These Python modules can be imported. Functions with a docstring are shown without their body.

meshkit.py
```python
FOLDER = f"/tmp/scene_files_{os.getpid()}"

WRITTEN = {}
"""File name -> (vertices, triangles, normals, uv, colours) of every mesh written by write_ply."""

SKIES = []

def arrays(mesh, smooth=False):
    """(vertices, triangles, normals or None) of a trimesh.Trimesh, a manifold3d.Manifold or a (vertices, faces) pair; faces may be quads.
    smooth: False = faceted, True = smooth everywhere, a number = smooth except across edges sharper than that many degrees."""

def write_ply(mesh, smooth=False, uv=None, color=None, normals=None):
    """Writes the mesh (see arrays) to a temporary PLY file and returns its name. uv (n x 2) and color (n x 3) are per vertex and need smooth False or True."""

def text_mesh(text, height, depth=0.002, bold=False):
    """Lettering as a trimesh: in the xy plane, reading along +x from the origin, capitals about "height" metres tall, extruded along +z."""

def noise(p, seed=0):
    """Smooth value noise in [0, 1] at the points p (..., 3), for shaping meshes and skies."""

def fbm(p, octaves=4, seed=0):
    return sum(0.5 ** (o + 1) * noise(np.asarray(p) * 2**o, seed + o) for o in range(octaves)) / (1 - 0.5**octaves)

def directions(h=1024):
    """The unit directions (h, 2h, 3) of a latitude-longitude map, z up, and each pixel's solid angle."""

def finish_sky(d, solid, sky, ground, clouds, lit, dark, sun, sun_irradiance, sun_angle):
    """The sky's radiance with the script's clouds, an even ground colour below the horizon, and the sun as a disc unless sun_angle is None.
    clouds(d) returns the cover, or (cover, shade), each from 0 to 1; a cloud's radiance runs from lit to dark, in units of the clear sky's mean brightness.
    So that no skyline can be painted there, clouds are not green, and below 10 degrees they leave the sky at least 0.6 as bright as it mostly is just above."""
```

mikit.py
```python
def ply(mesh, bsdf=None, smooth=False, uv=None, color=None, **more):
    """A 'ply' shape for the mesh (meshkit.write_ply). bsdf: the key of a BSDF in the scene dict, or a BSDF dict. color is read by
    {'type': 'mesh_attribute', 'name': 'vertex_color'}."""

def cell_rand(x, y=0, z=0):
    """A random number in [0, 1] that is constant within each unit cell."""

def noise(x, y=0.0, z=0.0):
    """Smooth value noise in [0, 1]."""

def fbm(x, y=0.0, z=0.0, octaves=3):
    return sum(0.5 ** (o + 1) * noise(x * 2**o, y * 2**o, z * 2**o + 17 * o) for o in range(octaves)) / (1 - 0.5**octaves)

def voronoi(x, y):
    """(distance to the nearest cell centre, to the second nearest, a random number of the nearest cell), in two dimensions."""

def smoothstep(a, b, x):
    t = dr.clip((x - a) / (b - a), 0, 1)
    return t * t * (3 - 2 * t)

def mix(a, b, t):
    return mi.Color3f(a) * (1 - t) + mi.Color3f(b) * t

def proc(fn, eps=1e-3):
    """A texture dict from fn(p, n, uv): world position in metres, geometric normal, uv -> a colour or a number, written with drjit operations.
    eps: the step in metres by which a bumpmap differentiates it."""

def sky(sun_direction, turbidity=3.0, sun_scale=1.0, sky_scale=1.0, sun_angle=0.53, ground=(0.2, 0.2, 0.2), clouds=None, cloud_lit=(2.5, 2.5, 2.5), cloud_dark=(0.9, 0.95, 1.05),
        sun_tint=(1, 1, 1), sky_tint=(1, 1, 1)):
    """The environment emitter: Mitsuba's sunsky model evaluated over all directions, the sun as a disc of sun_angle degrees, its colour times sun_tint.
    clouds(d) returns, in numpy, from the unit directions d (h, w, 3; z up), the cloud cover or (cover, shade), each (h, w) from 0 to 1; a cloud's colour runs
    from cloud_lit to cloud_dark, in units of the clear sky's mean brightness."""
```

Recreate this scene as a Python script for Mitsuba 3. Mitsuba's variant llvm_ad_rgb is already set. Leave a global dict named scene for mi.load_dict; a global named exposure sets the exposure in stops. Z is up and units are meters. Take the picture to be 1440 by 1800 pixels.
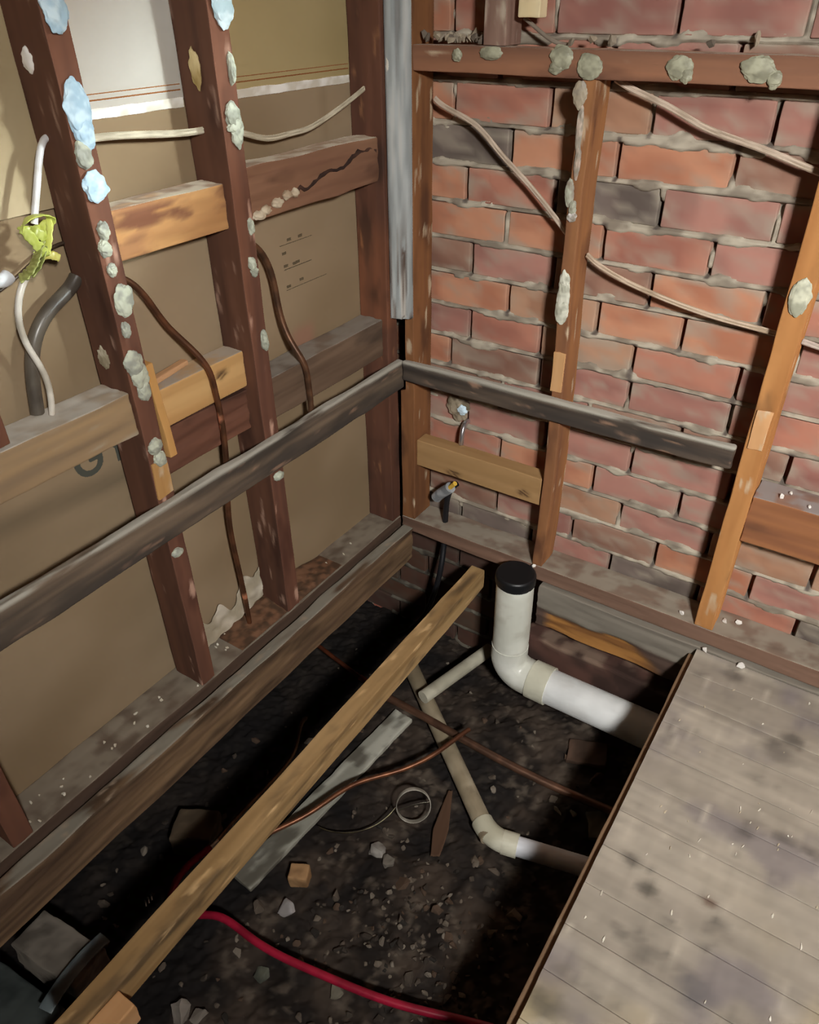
import math, random
import numpy as np
import trimesh
import mitsuba as mi
import mikit, meshkit
from scipy.interpolate import CubicSpline

T = mi.ScalarTransform4f
scene, labels = {}, {}

# ------------------------------------------------------------------ camera, lights, exposure
FOCAL = 1320.92
CAM = [1.085, -1.574, 1.40]
FWD = [-0.45767782, 0.68184054, -0.57063516]
DOWN = [0.30903659, -0.47979126, -0.82115573]
scene['camera'] = {
    'type': 'perspective', 'fov_axis': 'x', 'fov': 2 * math.degrees(math.atan(720 / FOCAL)), 'near_clip': 0.02, 'far_clip': 50.0,
    'to_world': T().look_at(origin=CAM, target=[c + f for c, f in zip(CAM, FWD)], up=[-d for d in DOWN])}
LAMP_POS, LAMP_AIM, LAMP_RAD = (1.80, -1.88, 1.80), (.95, 0.0, .50), (262.0, 256.0, 247.0)     # work light on a stand, behind and right of the camera
WIN = (1.35, 2.95, 1.50, 1.86)                 # bathroom window in the brick wall: x0, x1, z0, z1
SUN_DIR = (1.0, .42, .225)
scene['sky'] = mikit.sky(SUN_DIR, turbidity=5.0, sun_scale=7.5, sky_scale=7.0, sun_angle=7.0, ground=(.25, .25, .25), sun_tint=(.45, .82, 2.0))
exposure = 1.38

# ------------------------------------------------------------------ helpers
def lin(c):
    """#rrggbb or 0-255 triple (sRGB) -> linear"""
    if isinstance(c, str):
        c = [int(c[i:i + 2], 16) for i in (1, 3, 5)]
    c = np.asarray(c, float) / 255
    return np.where(c <= .04045, c / 12.92, ((c + .055) / 1.055) ** 2.4)

def ss(a, b, x):
    t = np.clip((x - a) / (b - a), 0, 1)
    return t * t * (3 - 2 * t)

def fb(P, scale, seed=0, octv=3):
    return meshkit.fbm(P * np.asarray(scale, float) + 17.3 * seed + 3.1, octv, seed)

def mixc(a, b, t):
    return a * (1 - t)[:, None] + b * t[:, None]

MATS = {
    'wood_skin': dict(roughness=.82, specular=.25), 'mineral_skin': dict(roughness=.93, specular=.15),
    'plastic_skin': dict(roughness=.34, specular=.5), 'rubber_skin': dict(roughness=.42, specular=.4),
    'copper_skin': dict(roughness=.42, metallic=.65), 'metal_skin': dict(roughness=.25, metallic=.9),
    'daub_skin': dict(roughness=.55, specular=.4)}
for k, d in MATS.items():
    scene[k] = {'type': 'twosided', 'bsdf': {'type': 'principled', 'base_color': {'type': 'mesh_attribute', 'name': 'vertex_color'}, **d}}

used = {}
def key_of(name):
    n = used.get(name, -1) + 1
    used[name] = n
    return name if n == 0 else f'{name}_{n:03d}'

def thing(name, label, cat, group=None, kind=None):
    k = key_of(name)
    labels[k] = {'label': label, 'category': cat}
    if group: labels[k]['group'] = group
    if kind: labels[k]['kind'] = kind
    return k

def put(key, V, F, col, mat, smooth=True, **more):
    col = np.broadcast_to(np.asarray(col, float), (len(V), 3))
    scene[key] = mikit.ply((V, F), mat, smooth=smooth, color=np.clip(col, 0.003, .95), **more)
    return key

def part(parent, name, V, F, col, mat, smooth=True, label=None, kind=None):
    k = key_of(parent + '__' + name)
    put(k, V, F, col, mat, smooth)
    if label or kind:
        labels[k] = {**({'label': label} if label else {}), **({'kind': kind} if kind else {})}
    return k

def nodes(a, b, d, r):
    n = max(1, int(math.ceil((b - a) / d)))
    x = np.linspace(a, b, n + 1)
    if r > 0 and (b - a) > 3 * r:
        x = np.concatenate([x, [a + .35 * r, a + r, b - r, b - .35 * r]])
    x = np.unique(np.round(x, 6))
    keep = np.concatenate([[True], np.diff(x) > 1e-5])
    return x[keep]

def gbox(lo, hi, d, r=.003, skip=()):
    """gridded, edge-rounded box: vertices, faces, face normal per vertex; d = (dx, dy, dz)"""
    lo, hi = np.asarray(lo, float), np.asarray(hi, float)
    r = min(r, .3 * float((hi - lo).min()))
    g = [nodes(lo[k], hi[k], d[k], r) for k in range(3)]
    Vs, Fs, Ns, off = [], [], [], 0
    for ax in range(3):
        b, c = (ax + 1) % 3, (ax + 2) % 3
        B, Cc = np.meshgrid(g[b], g[c], indexing='ij')
        nb, nc = B.shape
        i, j = np.meshgrid(np.arange(nb - 1), np.arange(nc - 1), indexing='ij')
        q = np.stack([i * nc + j, (i + 1) * nc + j, (i + 1) * nc + j + 1, i * nc + j + 1], -1).reshape(-1, 4)
        for sgn in (1, -1):
            if (ax, sgn) in skip: continue
            V = np.zeros((B.size, 3)); V[:, b] = B.ravel(); V[:, c] = Cc.ravel(); V[:, ax] = hi[ax] if sgn > 0 else lo[ax]
            qq = q if sgn > 0 else q[:, ::-1]
            Fs.append(np.vstack([qq[:, [0, 1, 2]], qq[:, [0, 2, 3]]]) + off)
            N = np.zeros_like(V); N[:, ax] = sgn
            Vs.append(V); Ns.append(N); off += len(V)
    V, F, N = np.vstack(Vs), np.vstack(Fs), np.vstack(Ns)
    c = np.clip(V, lo + r, hi - r); dv = V - c; L = np.linalg.norm(dv, axis=1, keepdims=True)
    V = c + np.where(L > 1e-9, dv / np.maximum(L, 1e-9) * r, 0)
    return V, F, N

def wobble(V, amp, scale, seed):
    D = np.stack([meshkit.fbm(V * np.asarray(scale, float) + 31.7 * k + 7.7 * seed, 2, 50 + k) - .5 for k in range(3)], 1)
    return V + D * amp

def wood_color(P, N, axis, seed, base, dark, contrast=.45, mold=0.0, mold_col='#241f1c', mold_scale=9, dust=0.0, dust_col='#a89f90', scuff=0.0, scuff_col='#c9b89c', knots=()):
    s = np.full(3, 80.); s[axis] = 3.0
    grain = fb(P, s, seed)
    s2 = np.full(3, 26.); s2[axis] = 2.2
    broad = fb(P, s2, seed + 1)
    t = np.clip((broad - .5) * 2.6 + .5, 0, 1) * .6 + np.clip((grain - .5) * 3 + .5, 0, 1) * .4
    col = mixc(np.broadcast_to(lin(base), P.shape), np.broadcast_to(lin(dark), P.shape), np.clip(t * contrast * 2, 0, 1))
    col = col * (1 + .22 * (grain - .5))[:, None]
    if mold:
        s3 = np.full(3, mold_scale * 2.2); s3[axis] = mold_scale * .7
        m = fb(P, s3, seed + 2, 4)
        col = mixc(col, np.broadcast_to(lin(mold_col), P.shape), ss(.60 - .3 * mold, .82 - .18 * mold, m) * .72)
    for kx in knots:
        c, rr = np.asarray(kx[:3]), kx[3]
        e = (P - c); e[:, axis] *= .55
        q = np.linalg.norm(e, axis=1) / rr
        col = mixc(col, np.broadcast_to(lin('#3a2417'), P.shape), (1 - ss(.55, 1.15, q)) * (.6 + .4 * np.sin(q * 14)) * .9)
    if scuff:
        s4 = np.full(3, 60.); s4[axis] = 14.
        col = mixc(col, np.broadcast_to(lin(scuff_col), P.shape), ss(.70 - .18 * scuff, .80 - .12 * scuff, fb(P, s4, seed + 3)) * .7)
    if dust:
        up = ss(.4, .9, N[:, 2]) * dust * (.35 + .65 * ss(.3, .6, fb(P, 30, seed + 4)))
        col = mixc(col, np.broadcast_to(lin(dust_col), P.shape), np.clip(up, 0, 1))
    return col

def timber_mesh(lo, hi, axis, seed, rough=.0018, r=.003, fine=.0045, along=.010, warp=None, post=None, **paint):
    d = [fine] * 3; d[axis] = along
    V, F, N = gbox(lo, hi, d, r)
    col = wood_color(V, N, axis, seed, **paint)
    s = np.full(3, 45.); s[axis] = 9.
    V = wobble(V, rough * 2, s, seed)
    if post is not None: V, col = post(V, N, col)
    if warp is not None: V = warp(V)
    return V, F, col

def timber(name, label, cat, lo, hi, axis, seed, group=None, **kw):
    k = thing(name, label, cat, group)
    V, F, col = timber_mesh(lo, hi, axis, seed, **kw)
    put(k, V, F, col, 'wood_skin')
    return k

def spline(pts, step=.006):
    P = np.asarray(pts, float)
    s = np.concatenate([[0], np.cumsum(np.linalg.norm(np.diff(P, axis=0), axis=1))])
    if len(P) == 2:
        n = max(2, int(s[-1] / step) + 1)
        return P[0] + (P[1] - P[0]) * np.linspace(0, 1, n)[:, None]
    cs = CubicSpline(s, P)
    return cs(np.linspace(0, s[-1], max(4, int(s[-1] / step) + 1)))

def sweep(path, ra, rb=None, sides=14, ref=(0, 0, 1), cap=True, vary=None):
    """tube of elliptic section (ra along 'ref', rb across) along a path; vary multiplies the radius at each ring"""
    P = np.asarray(path, float); n = len(P); rb = ra if rb is None else rb
    t = np.gradient(P, axis=0); t /= np.linalg.norm(t, axis=1, keepdims=True)
    u = np.asarray(ref, float) - t[0] * np.dot(ref, t[0]); u /= np.linalg.norm(u)
    U = np.zeros_like(P)
    for i in range(n):
        u = u - t[i] * np.dot(u, t[i]); u /= np.linalg.norm(u); U[i] = u
    W = np.cross(t, U)
    a = np.arange(sides) * 2 * np.pi / sides
    m = np.ones(n) if vary is None else np.asarray(vary)
    V = (P[:, None] + m[:, None, None] * (ra * np.cos(a)[None, :, None] * U[:, None] + rb * np.sin(a)[None, :, None] * W[:, None])).reshape(-1, 3)
    i, j = np.meshgrid(np.arange(n - 1), np.arange(sides), indexing='ij')
    q = np.stack([i * sides + j, i * sides + (j + 1) % sides, (i + 1) * sides + (j + 1) % sides, (i + 1) * sides + j], -1).reshape(-1, 4)
    F = np.vstack([q[:, [0, 1, 2]], q[:, [0, 2, 3]]])
    if cap:
        b = len(V)
        ring0, ring1 = V[:sides].copy(), V[-sides:].copy()
        V = np.vstack([V, ring0, P[:1], ring1, P[-1:]])
        k = np.arange(sides); kk = (k + 1) % sides
        F = np.vstack([F, np.stack([b + kk, b + k, np.full(sides, b + sides)], 1), np.stack([b + sides + 1 + k, b + sides + 1 + kk, np.full(sides, b + 2 * sides + 1)], 1)])
    return V, F

def blob(c, size, seed, sub=3, rough=.35, freq=2.2, flat=None):
    m = trimesh.creation.icosphere(subdivisions=sub)
    V = np.array(m.vertices)
    n = meshkit.fbm(V * freq + seed * 5.3, 3, seed)
    V = V * (1 + rough * (n - .5) * 2)[:, None]
    if flat is not None:                         # (axis, sign): flatten the side that sticks to a face
        ax, sg = flat
        V[:, ax] = np.where(V[:, ax] * sg < -.25, -.25 * sg, V[:, ax])
    return V * np.asarray(size) + np.asarray(c), np.array(m.faces)

def rock(c, size, seed, rot=None):
    rng = np.random.default_rng(seed)
    pts = rng.normal(size=(14, 3)); pts /= np.linalg.norm(pts, axis=1, keepdims=True)
    pts *= rng.uniform(.75, 1.05, (14, 1)) * np.asarray(size)
    m = trimesh.Trimesh(pts).convex_hull
    m.apply_transform(trimesh.transformations.random_rotation_matrix(rng.random(3)) if rot is None else trimesh.transformations.rotation_matrix(rot, [0, 0, 1]))
    f = np.array(m.faces); v = np.array(m.vertices)[f].reshape(-1, 3)        # faceted
    return v + np.asarray(c), np.arange(len(v)).reshape(-1, 3)

def noisy(P, c1, c2, scale, seed=0, lo=.35, hi=.65):
    return mixc(np.broadcast_to(lin(c1), P.shape), np.broadcast_to(lin(c2), P.shape), ss(lo, hi, fb(P, scale, seed)))

def join(meshes):
    Vs, Fs, Cs, o = [], [], [], 0
    for V, F, C in meshes:
        Vs.append(V); Fs.append(F + o); Cs.append(np.broadcast_to(C, (len(V), 3))); o += len(V)
    return np.vstack(Vs), np.vstack(Fs), np.vstack(Cs)

# ------------------------------------------------------------------ structure: brick wall
BY = 0.10                                        # face of the bricks; stud faces stand at y = 0
COURSE, Z0 = .086, 1.147                         # a bed joint lies at z = 1.147
JOINTS = {1: [(.236, 1), (.688, 1), (.930, 1)], }
seen = {  # course number (0: below z = 1.147): x of the upright joints read off the wall
    -3: [.20, .44, .70, .93], -2: [.33, .578, .806, 1.045], -1: [.21, .46, .70, .95], 0: [.096, .335, .557, .79],
    1: [.246, .497, .735], 2: [.135, .364, .604, .838], 3: [.249, .49, .728], 4: [.156, .378, .612, .852],
    5: [.266, .50, .70], 6: [.158, .36, .60, .84], 7: [.10, .366, .604, .842], 8: [.264, .512, .744], 9: [.16, .403, .639],
    10: [.27, .548, .778], 11: [.15, .39, .635, .87], 12: [.27, .51, .747]}
def course_joints(k, x0=-.12, x1=1.78):
    js = sorted(seen.get(k, [.03 + (.12 if k % 2 else 0), .27 + (.12 if k % 2 else 0)]))
    rng = random.Random(k + 99)
    while js[0] > x0: js.insert(0, js[0] - .24 + rng.uniform(-.004, .004))
    while js[-1] < x1: js.append(js[-1] + .24 + rng.uniform(-.006, .006))
    return js
labels['wall_back'] = {'label': 'red brick wall behind the right-hand studs, with squeezed-out grey mortar', 'category': 'wall', 'kind': 'structure'}
BRICK_TONES = [('#c08a6d', '#a97158'), ('#b27a66', '#9a6657'), ('#ad7d70', '#95695f'), ('#a17266', '#8b5f56'), ('#b38c72', '#9c745c'), ('#977463', '#7f5d4f'), ('#756861', '#5e544e')]
BRICK_W = [5, 6, 5, 4, 2, 2, 1]
forced = {(1, .30): 6, (1, .19): 6, (1, .42): 0, (2, .30): 1, (2, .20): 1, (3, .25): 0, (3, .15): 0, (2, .54): 6, (2, .50): 6, (5, .25): 0, (5, .40): 0, (7, .24): 5, (7, .14): 5, (4, .45): 5, (5, .60): 0, (5, .9): 0,
          (6, .26): 1, (6, .46): 4, (5, .48): 4, (-2, .7): 3, (-2, .9): 3, (8, .66): 5, (8, .16): 5, (4, .14): 5, (9, .5): 2, (11, .46): 4, (0, .45): 4, (0, .69): 3, (3, .85): 2, (2, .72): 2, (2, .84): 2}
rng = random.Random(5)
gz = {}
for k in range(-5, 20):
    zt, zb = Z0 - COURSE * (k - 1), Z0 - COURSE * k
    if k == 0: pass
    zt, zb = Z0 + COURSE * (1 - k), Z0 - COURSE * k
    js = course_joints(k); gz[k] = js
    for a, b in zip(js[:-1], js[1:]):
        if b - a < .04: continue
        xm = (a + b) / 2
        if b > 1.80 or zb > 1.44 or (zt > 1.5 and b > WIN[0]): continue
        if zt < -.56: continue
        tone = rng.choices(range(7), BRICK_W)[0]
        for (kk, xx), tt in forced.items():
            if kk == k and a < xx < b: tone = tt
        lo, hi = (a + .005, BY, zb + .005), (b - .005, BY + .06, zt - .005)
        V, F, N = gbox(lo, hi, (.022, .06, .018), r=.004, skip=((1, 1),))
        sd = k * 31 + int(xm * 100)
        col = noisy(V, *BRICK_TONES[tone], (11, 11, 16), sd % 97)
        edge = np.minimum(np.minimum(V[:, 0] - a, b - V[:, 0]), np.minimum(V[:, 2] - zb, zt - V[:, 2]))
        sm = fb(V, (22, 22, 40), sd % 89, 3)
        col = mixc(col, np.broadcast_to(lin('#a39a8a'), V.shape), np.clip(ss(.48, .72, sm) * .5 + (1 - ss(.004, .016, edge)) * .5 * sm, 0, 1))
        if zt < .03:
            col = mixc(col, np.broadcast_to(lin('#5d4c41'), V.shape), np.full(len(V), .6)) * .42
        V = wobble(V, .003, 30, sd % 83)
        V[:, 1] += rng.uniform(-.002, .003)
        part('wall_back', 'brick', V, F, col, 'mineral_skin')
# mortar: one rough skin between and over the brick edges
gx, gzz = np.arange(-.12, 1.785, .005), np.arange(-.56, 1.535, .0042)
X, Z = np.meshgrid(gx, gzz, indexing='ij')
P = np.stack([X.ravel(), np.zeros(X.size), Z.ravel()], 1)
u = (Z0 - P[:, 2]) / COURSE; kn = np.round(u); dz = np.abs(u - kn) * COURSE; krow = np.floor(u).astype(int) + 1
wd = .0055 + .019 * ss(.44, .85, fb(P + kn[:, None] * .37, (16, 1, 30), 3, 4))
bed = ss(1.25, .6, dz / wd)
dxj = np.full(len(P), 9.0)
for k, js in gz.items():
    m = krow == k
    if m.any(): dxj[m] = np.abs(P[m, 0][:, None] - np.asarray(js)[None]).min(1)
fill = ss(.54, .66, fb(P, (9, 1, 7), 8))
perp = ss(.008, .004, dxj)
depth = BY + .013 - bed * (.0135 + .007 * fb(P, (40, 1, 55), 5)) - perp * fill * (1 - bed) * .015 + perp * (1 - fill) * (1 - bed) * .03
V = np.stack([P[:, 0], depth, P[:, 2]], 1)
nx, nz = X.shape
i, j = np.meshgrid(np.arange(nx - 1), np.arange(nz - 1), indexing='ij')
q = np.stack([i * nz + j, (i + 1) * nz + j, (i + 1) * nz + j + 1, i * nz + j + 1], -1).reshape(-1, 4)
F = np.vstack([q[:, [0, 1, 2]], q[:, [0, 2, 3]]])
col = noisy(P, '#b3aa98', '#877d6f', (28, 1, 34), 6)
col = mixc(col, np.broadcast_to(lin('#6b625a'), P.shape), perp * (1 - fill))
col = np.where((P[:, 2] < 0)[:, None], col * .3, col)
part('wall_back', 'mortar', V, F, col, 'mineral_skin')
# the rest of the brick wall, outside the photograph (with the window opening)
def far_brick(p, n, uv):
    row = (p.z - Z0) / COURSE
    x = p.x / .24 + .5 * (mi.Float(mi.Int32(row + 1000)) - 2 * mi.Float(mi.Int32((row + 1000) * .5)))
    import drjit as dr
    fx, fz = x - dr.floor(x), row - dr.floor(row)
    joint = dr.maximum(dr.maximum(mikit.smoothstep(.045, .025, fx), mikit.smoothstep(.955, .975, fx)), dr.maximum(mikit.smoothstep(.10, .06, fz), mikit.smoothstep(.90, .94, fz)))
    r = mikit.cell_rand(x, row)
    return mikit.mix(mikit.mix([float(v) for v in lin('#b0694a')], [float(v) for v in lin('#87493f')], r), [float(v) for v in lin('#a39a88')], joint)
scene['far_brick_skin'] = {'type': 'twosided', 'bsdf': {'type': 'principled', 'base_color': mikit.proc(far_brick), 'roughness': .92, 'specular': .15}}
def plain_box(lo, hi):
    m = trimesh.creation.box(bounds=[lo, hi]); return m
w0, w1, s0, s1 = WIN
blocks = [((-.52, BY, 1.531), (w0, .32, 2.47)), ((-.52, BY + .035, -.56), (-.2, .32, 1.531)), ((w1, BY, -.56), (3.4, .32, 2.47)), ((w0, BY, s1), (w1, .32, 2.47)), ((1.785, BY, -.56), (w1, .32, s0)), ((-.2, BY + .035, -.56), (w0, .32, 1.531)), ((w0, BY + .035, -.56), (1.785, .32, s0))]
scene['wall_back__outer_brickwork'] = mikit.ply(trimesh.util.concatenate([plain_box(*b) for b in blocks]), 'far_brick_skin')

# window_1 (daylight behind frosted glass), above and right of the picture
labels['window_1'] = {'label': 'wide low window high in the brick wall, letting in daylight', 'category': 'window', 'kind': 'structure'}
scene['frame_paint'] = {'type': 'twosided', 'bsdf': {'type': 'principled', 'base_color': {'type': 'rgb', 'value': [.72, .72, .70]}, 'roughness': .5}}
fr = [((w0, .23, s0), (w0 + .04, .29, s1)), ((w1 - .04, .23, s0), (w1, .29, s1)), ((w0, .23, s0), (w1, .29, s0 + .04)), ((w0, .23, s1 - .04), (w1, .29, s1)), (((w0 + w1) / 2 - .02, .23, s0), ((w0 + w1) / 2 + .02, .29, s1))]
scene['window_1__frame'] = mikit.ply(trimesh.util.concatenate([plain_box(*b) for b in fr]), 'frame_paint')
scene['clear_glass'] = {'type': 'thindielectric', 'int_ior': 1.5}
for a, b in ((w0 + .04, (w0 + w1) / 2 - .02), ((w0 + w1) / 2 + .02, w1 - .04)):
    scene[key_of('window_1__pane')] = mikit.ply((np.array([[a, .26, s0 + .04], [b, .26, s0 + .04], [b, .26, s1 - .04], [a, .26, s1 - .04]]), np.array([[0, 1, 2], [0, 2, 3]])), 'clear_glass')

# ------------------------------------------------------------------ structure: rest of the room, ground, floor
scene['plaster_paint'] = {'type': 'twosided', 'bsdf': {'type': 'principled', 'base_color': {'type': 'rgb', 'value': [.12, .11, .10]}, 'roughness': .9}}
for nm, lo, hi, lab in (('ceiling', (-.52, -3.4, 2.45), (3.4, .32, 2.5), 'plaster ceiling above the gutted room'), ('wall_right', (3.3, -3.4, -.56), (3.4, BY, 2.47), 'plain plastered wall across the room'),
                        ('wall_front', (-.52, -3.4, -.56), (3.4, -3.3, 2.47), 'plain plastered wall behind the camera')):
    scene[nm] = mikit.ply(plain_box(lo, hi), 'plaster_paint')
    labels[nm] = {'label': lab, 'category': 'ceiling' if nm == 'ceiling' else 'wall', 'kind': 'structure'}
lp = thing('work_light', 'square work floodlight on a tripod stand, aimed at the corner', 'lamp')
la = np.array(LAMP_POS); ld = np.array(LAMP_AIM) - la; ld /= np.linalg.norm(ld)
lr = np.cross(ld, [0, 0, 1.]); lr /= np.linalg.norm(lr); lu = np.cross(lr, ld)
def lamp_quad(hw, hh, o):
    return np.array([la + ld * o - lr * hw - lu * hh, la + ld * o + lr * hw - lu * hh, la + ld * o + lr * hw + lu * hh, la + ld * o - lr * hw + lu * hh])
m = trimesh.convex.convex_hull(np.vstack([lamp_quad(.13, .10, -.003), lamp_quad(.10, .07, -.06)]))
scene[lp + '__housing'] = mikit.ply(m, 'frame_paint')
hq = [lamp_quad(.13, .10, -.003), lamp_quad(.135, .105, .135), lamp_quad(.125, .095, .135), lamp_quad(.118, .088, -.003)]  # unseen hood, added to keep the lamp's beam on the corner
HV = np.vstack(hq); HF = []
for a_ in range(3):
    for q in range(4):
        i0, i1, j0, j1 = a_ * 4 + q, a_ * 4 + (q + 1) % 4, a_ * 4 + 4 + q, a_ * 4 + 4 + (q + 1) % 4
        HF += [[i0, i1, j1], [i0, j1, j0]]
scene['black_metal'] = {'type': 'twosided', 'bsdf': {'type': 'principled', 'base_color': {'type': 'rgb', 'value': [.03, .03, .03]}, 'roughness': .6}}
scene[lp + '__added_hood'] = mikit.ply((HV, np.array(HF)), 'black_metal')
V, F = sweep(spline([la - ld * .035 + [0, 0, -.09], la - ld * .035 + [0, 0, -.2], [la[0] + .03, la[1] - .02, .06]]), .014, sides=12, ref=(1, 0, 0))
scene[lp + '__pole'] = mikit.ply((V, F), 'frame_paint', smooth=True)
for q in range(3):
    V, F = sweep(spline([[la[0] + .03, la[1] - .02, .45], [la[0] + .03 + .38 * math.cos(q * 2.094 + .5), la[1] - .02 + .38 * math.sin(q * 2.094 + .5), .012]]), .011, sides=10, ref=(.3, .2, .9))
    scene[key_of(lp + '__leg')] = mikit.ply((V, F), 'frame_paint', smooth=True)
scene[lp + '__lens'] = {**mikit.ply((lamp_quad(.11, .08, .0), np.array([[0, 3, 2], [0, 2, 1]])), 'frame_paint'), 'emitter': {'type': 'area', 'radiance': {'type': 'rgb', 'value': list(LAMP_RAD)}}}

# ground under the floor
GZ = -.47
def ground_z(P):
    return GZ + .055 * (fb(P, (6, 6, 1), 11, 3) - .5) + .03 * (fb(P, (24, 24, 1), 12, 3) - .5) + .016 * (fb(P, (80, 80, 1), 13, 2) - .5) + .05 * ss(.25, .8, P[:, 0]) * ss(-.5, -.1, P[:, 1])
def patch(x0, x1, y0, y1, d):
    xs, ys = np.arange(x0, x1 + d / 2, d), np.arange(y0, y1 + d / 2, d)
    X, Y = np.meshgrid(xs, ys, indexing='ij')
    P = np.stack([X.ravel(), Y.ravel(), np.zeros(X.size)], 1)
    P[:, 2] = ground_z(P * [1, 1, 0])
    i, j = np.meshgrid(np.arange(len(xs) - 1), np.arange(len(ys) - 1), indexing='ij'); n = len(ys)
    q = np.stack([i * n + j, (i + 1) * n + j, (i + 1) * n + j + 1, i * n + j + 1], -1).reshape(-1, 4)
    return P, np.vstack([q[:, [0, 1, 2]], q[:, [0, 2, 3]]])
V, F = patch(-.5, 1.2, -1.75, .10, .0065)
col = noisy(V, '#453b33', '#241f1c', (14, 14, 14), 21, .3, .68)
hole_dark = ss(.30, .12, V[:, 0] + .25 * (fb(V, (7, 7, 7), 25) - .5) + .12 * (V[:, 1] + 1.0))  # darkness of the hole's left side painted into the earth colour
col = mixc(col, np.broadcast_to(lin('#6d6256'), V.shape), ss(.55, .72, fb(V, (42, 42, 42), 22)) * .5)
col = mixc(col, np.broadcast_to(lin('#1c1a1a'), V.shape), np.clip(ss(.52, .66, fb(V, (7, 7, 7), 24)) * .7 + hole_dark * .75, 0, .92))
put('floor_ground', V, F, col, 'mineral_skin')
labels['floor_ground'] = {'label': 'dark lumpy earth under the opened floor', 'category': 'ground', 'kind': 'structure'}
V, F = patch(1.2, 3.4, -3.4, .1, .1)
V2, F2 = patch(-.5, 1.2, -3.4, -1.75, .1)
Vj, Fj, Cj = join([(V, F, lin('#3d352f')), (V2, F2, lin('#3d352f'))])
part('floor_ground', 'outer_ground', Vj, Fj, Cj, 'mineral_skin')

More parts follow.
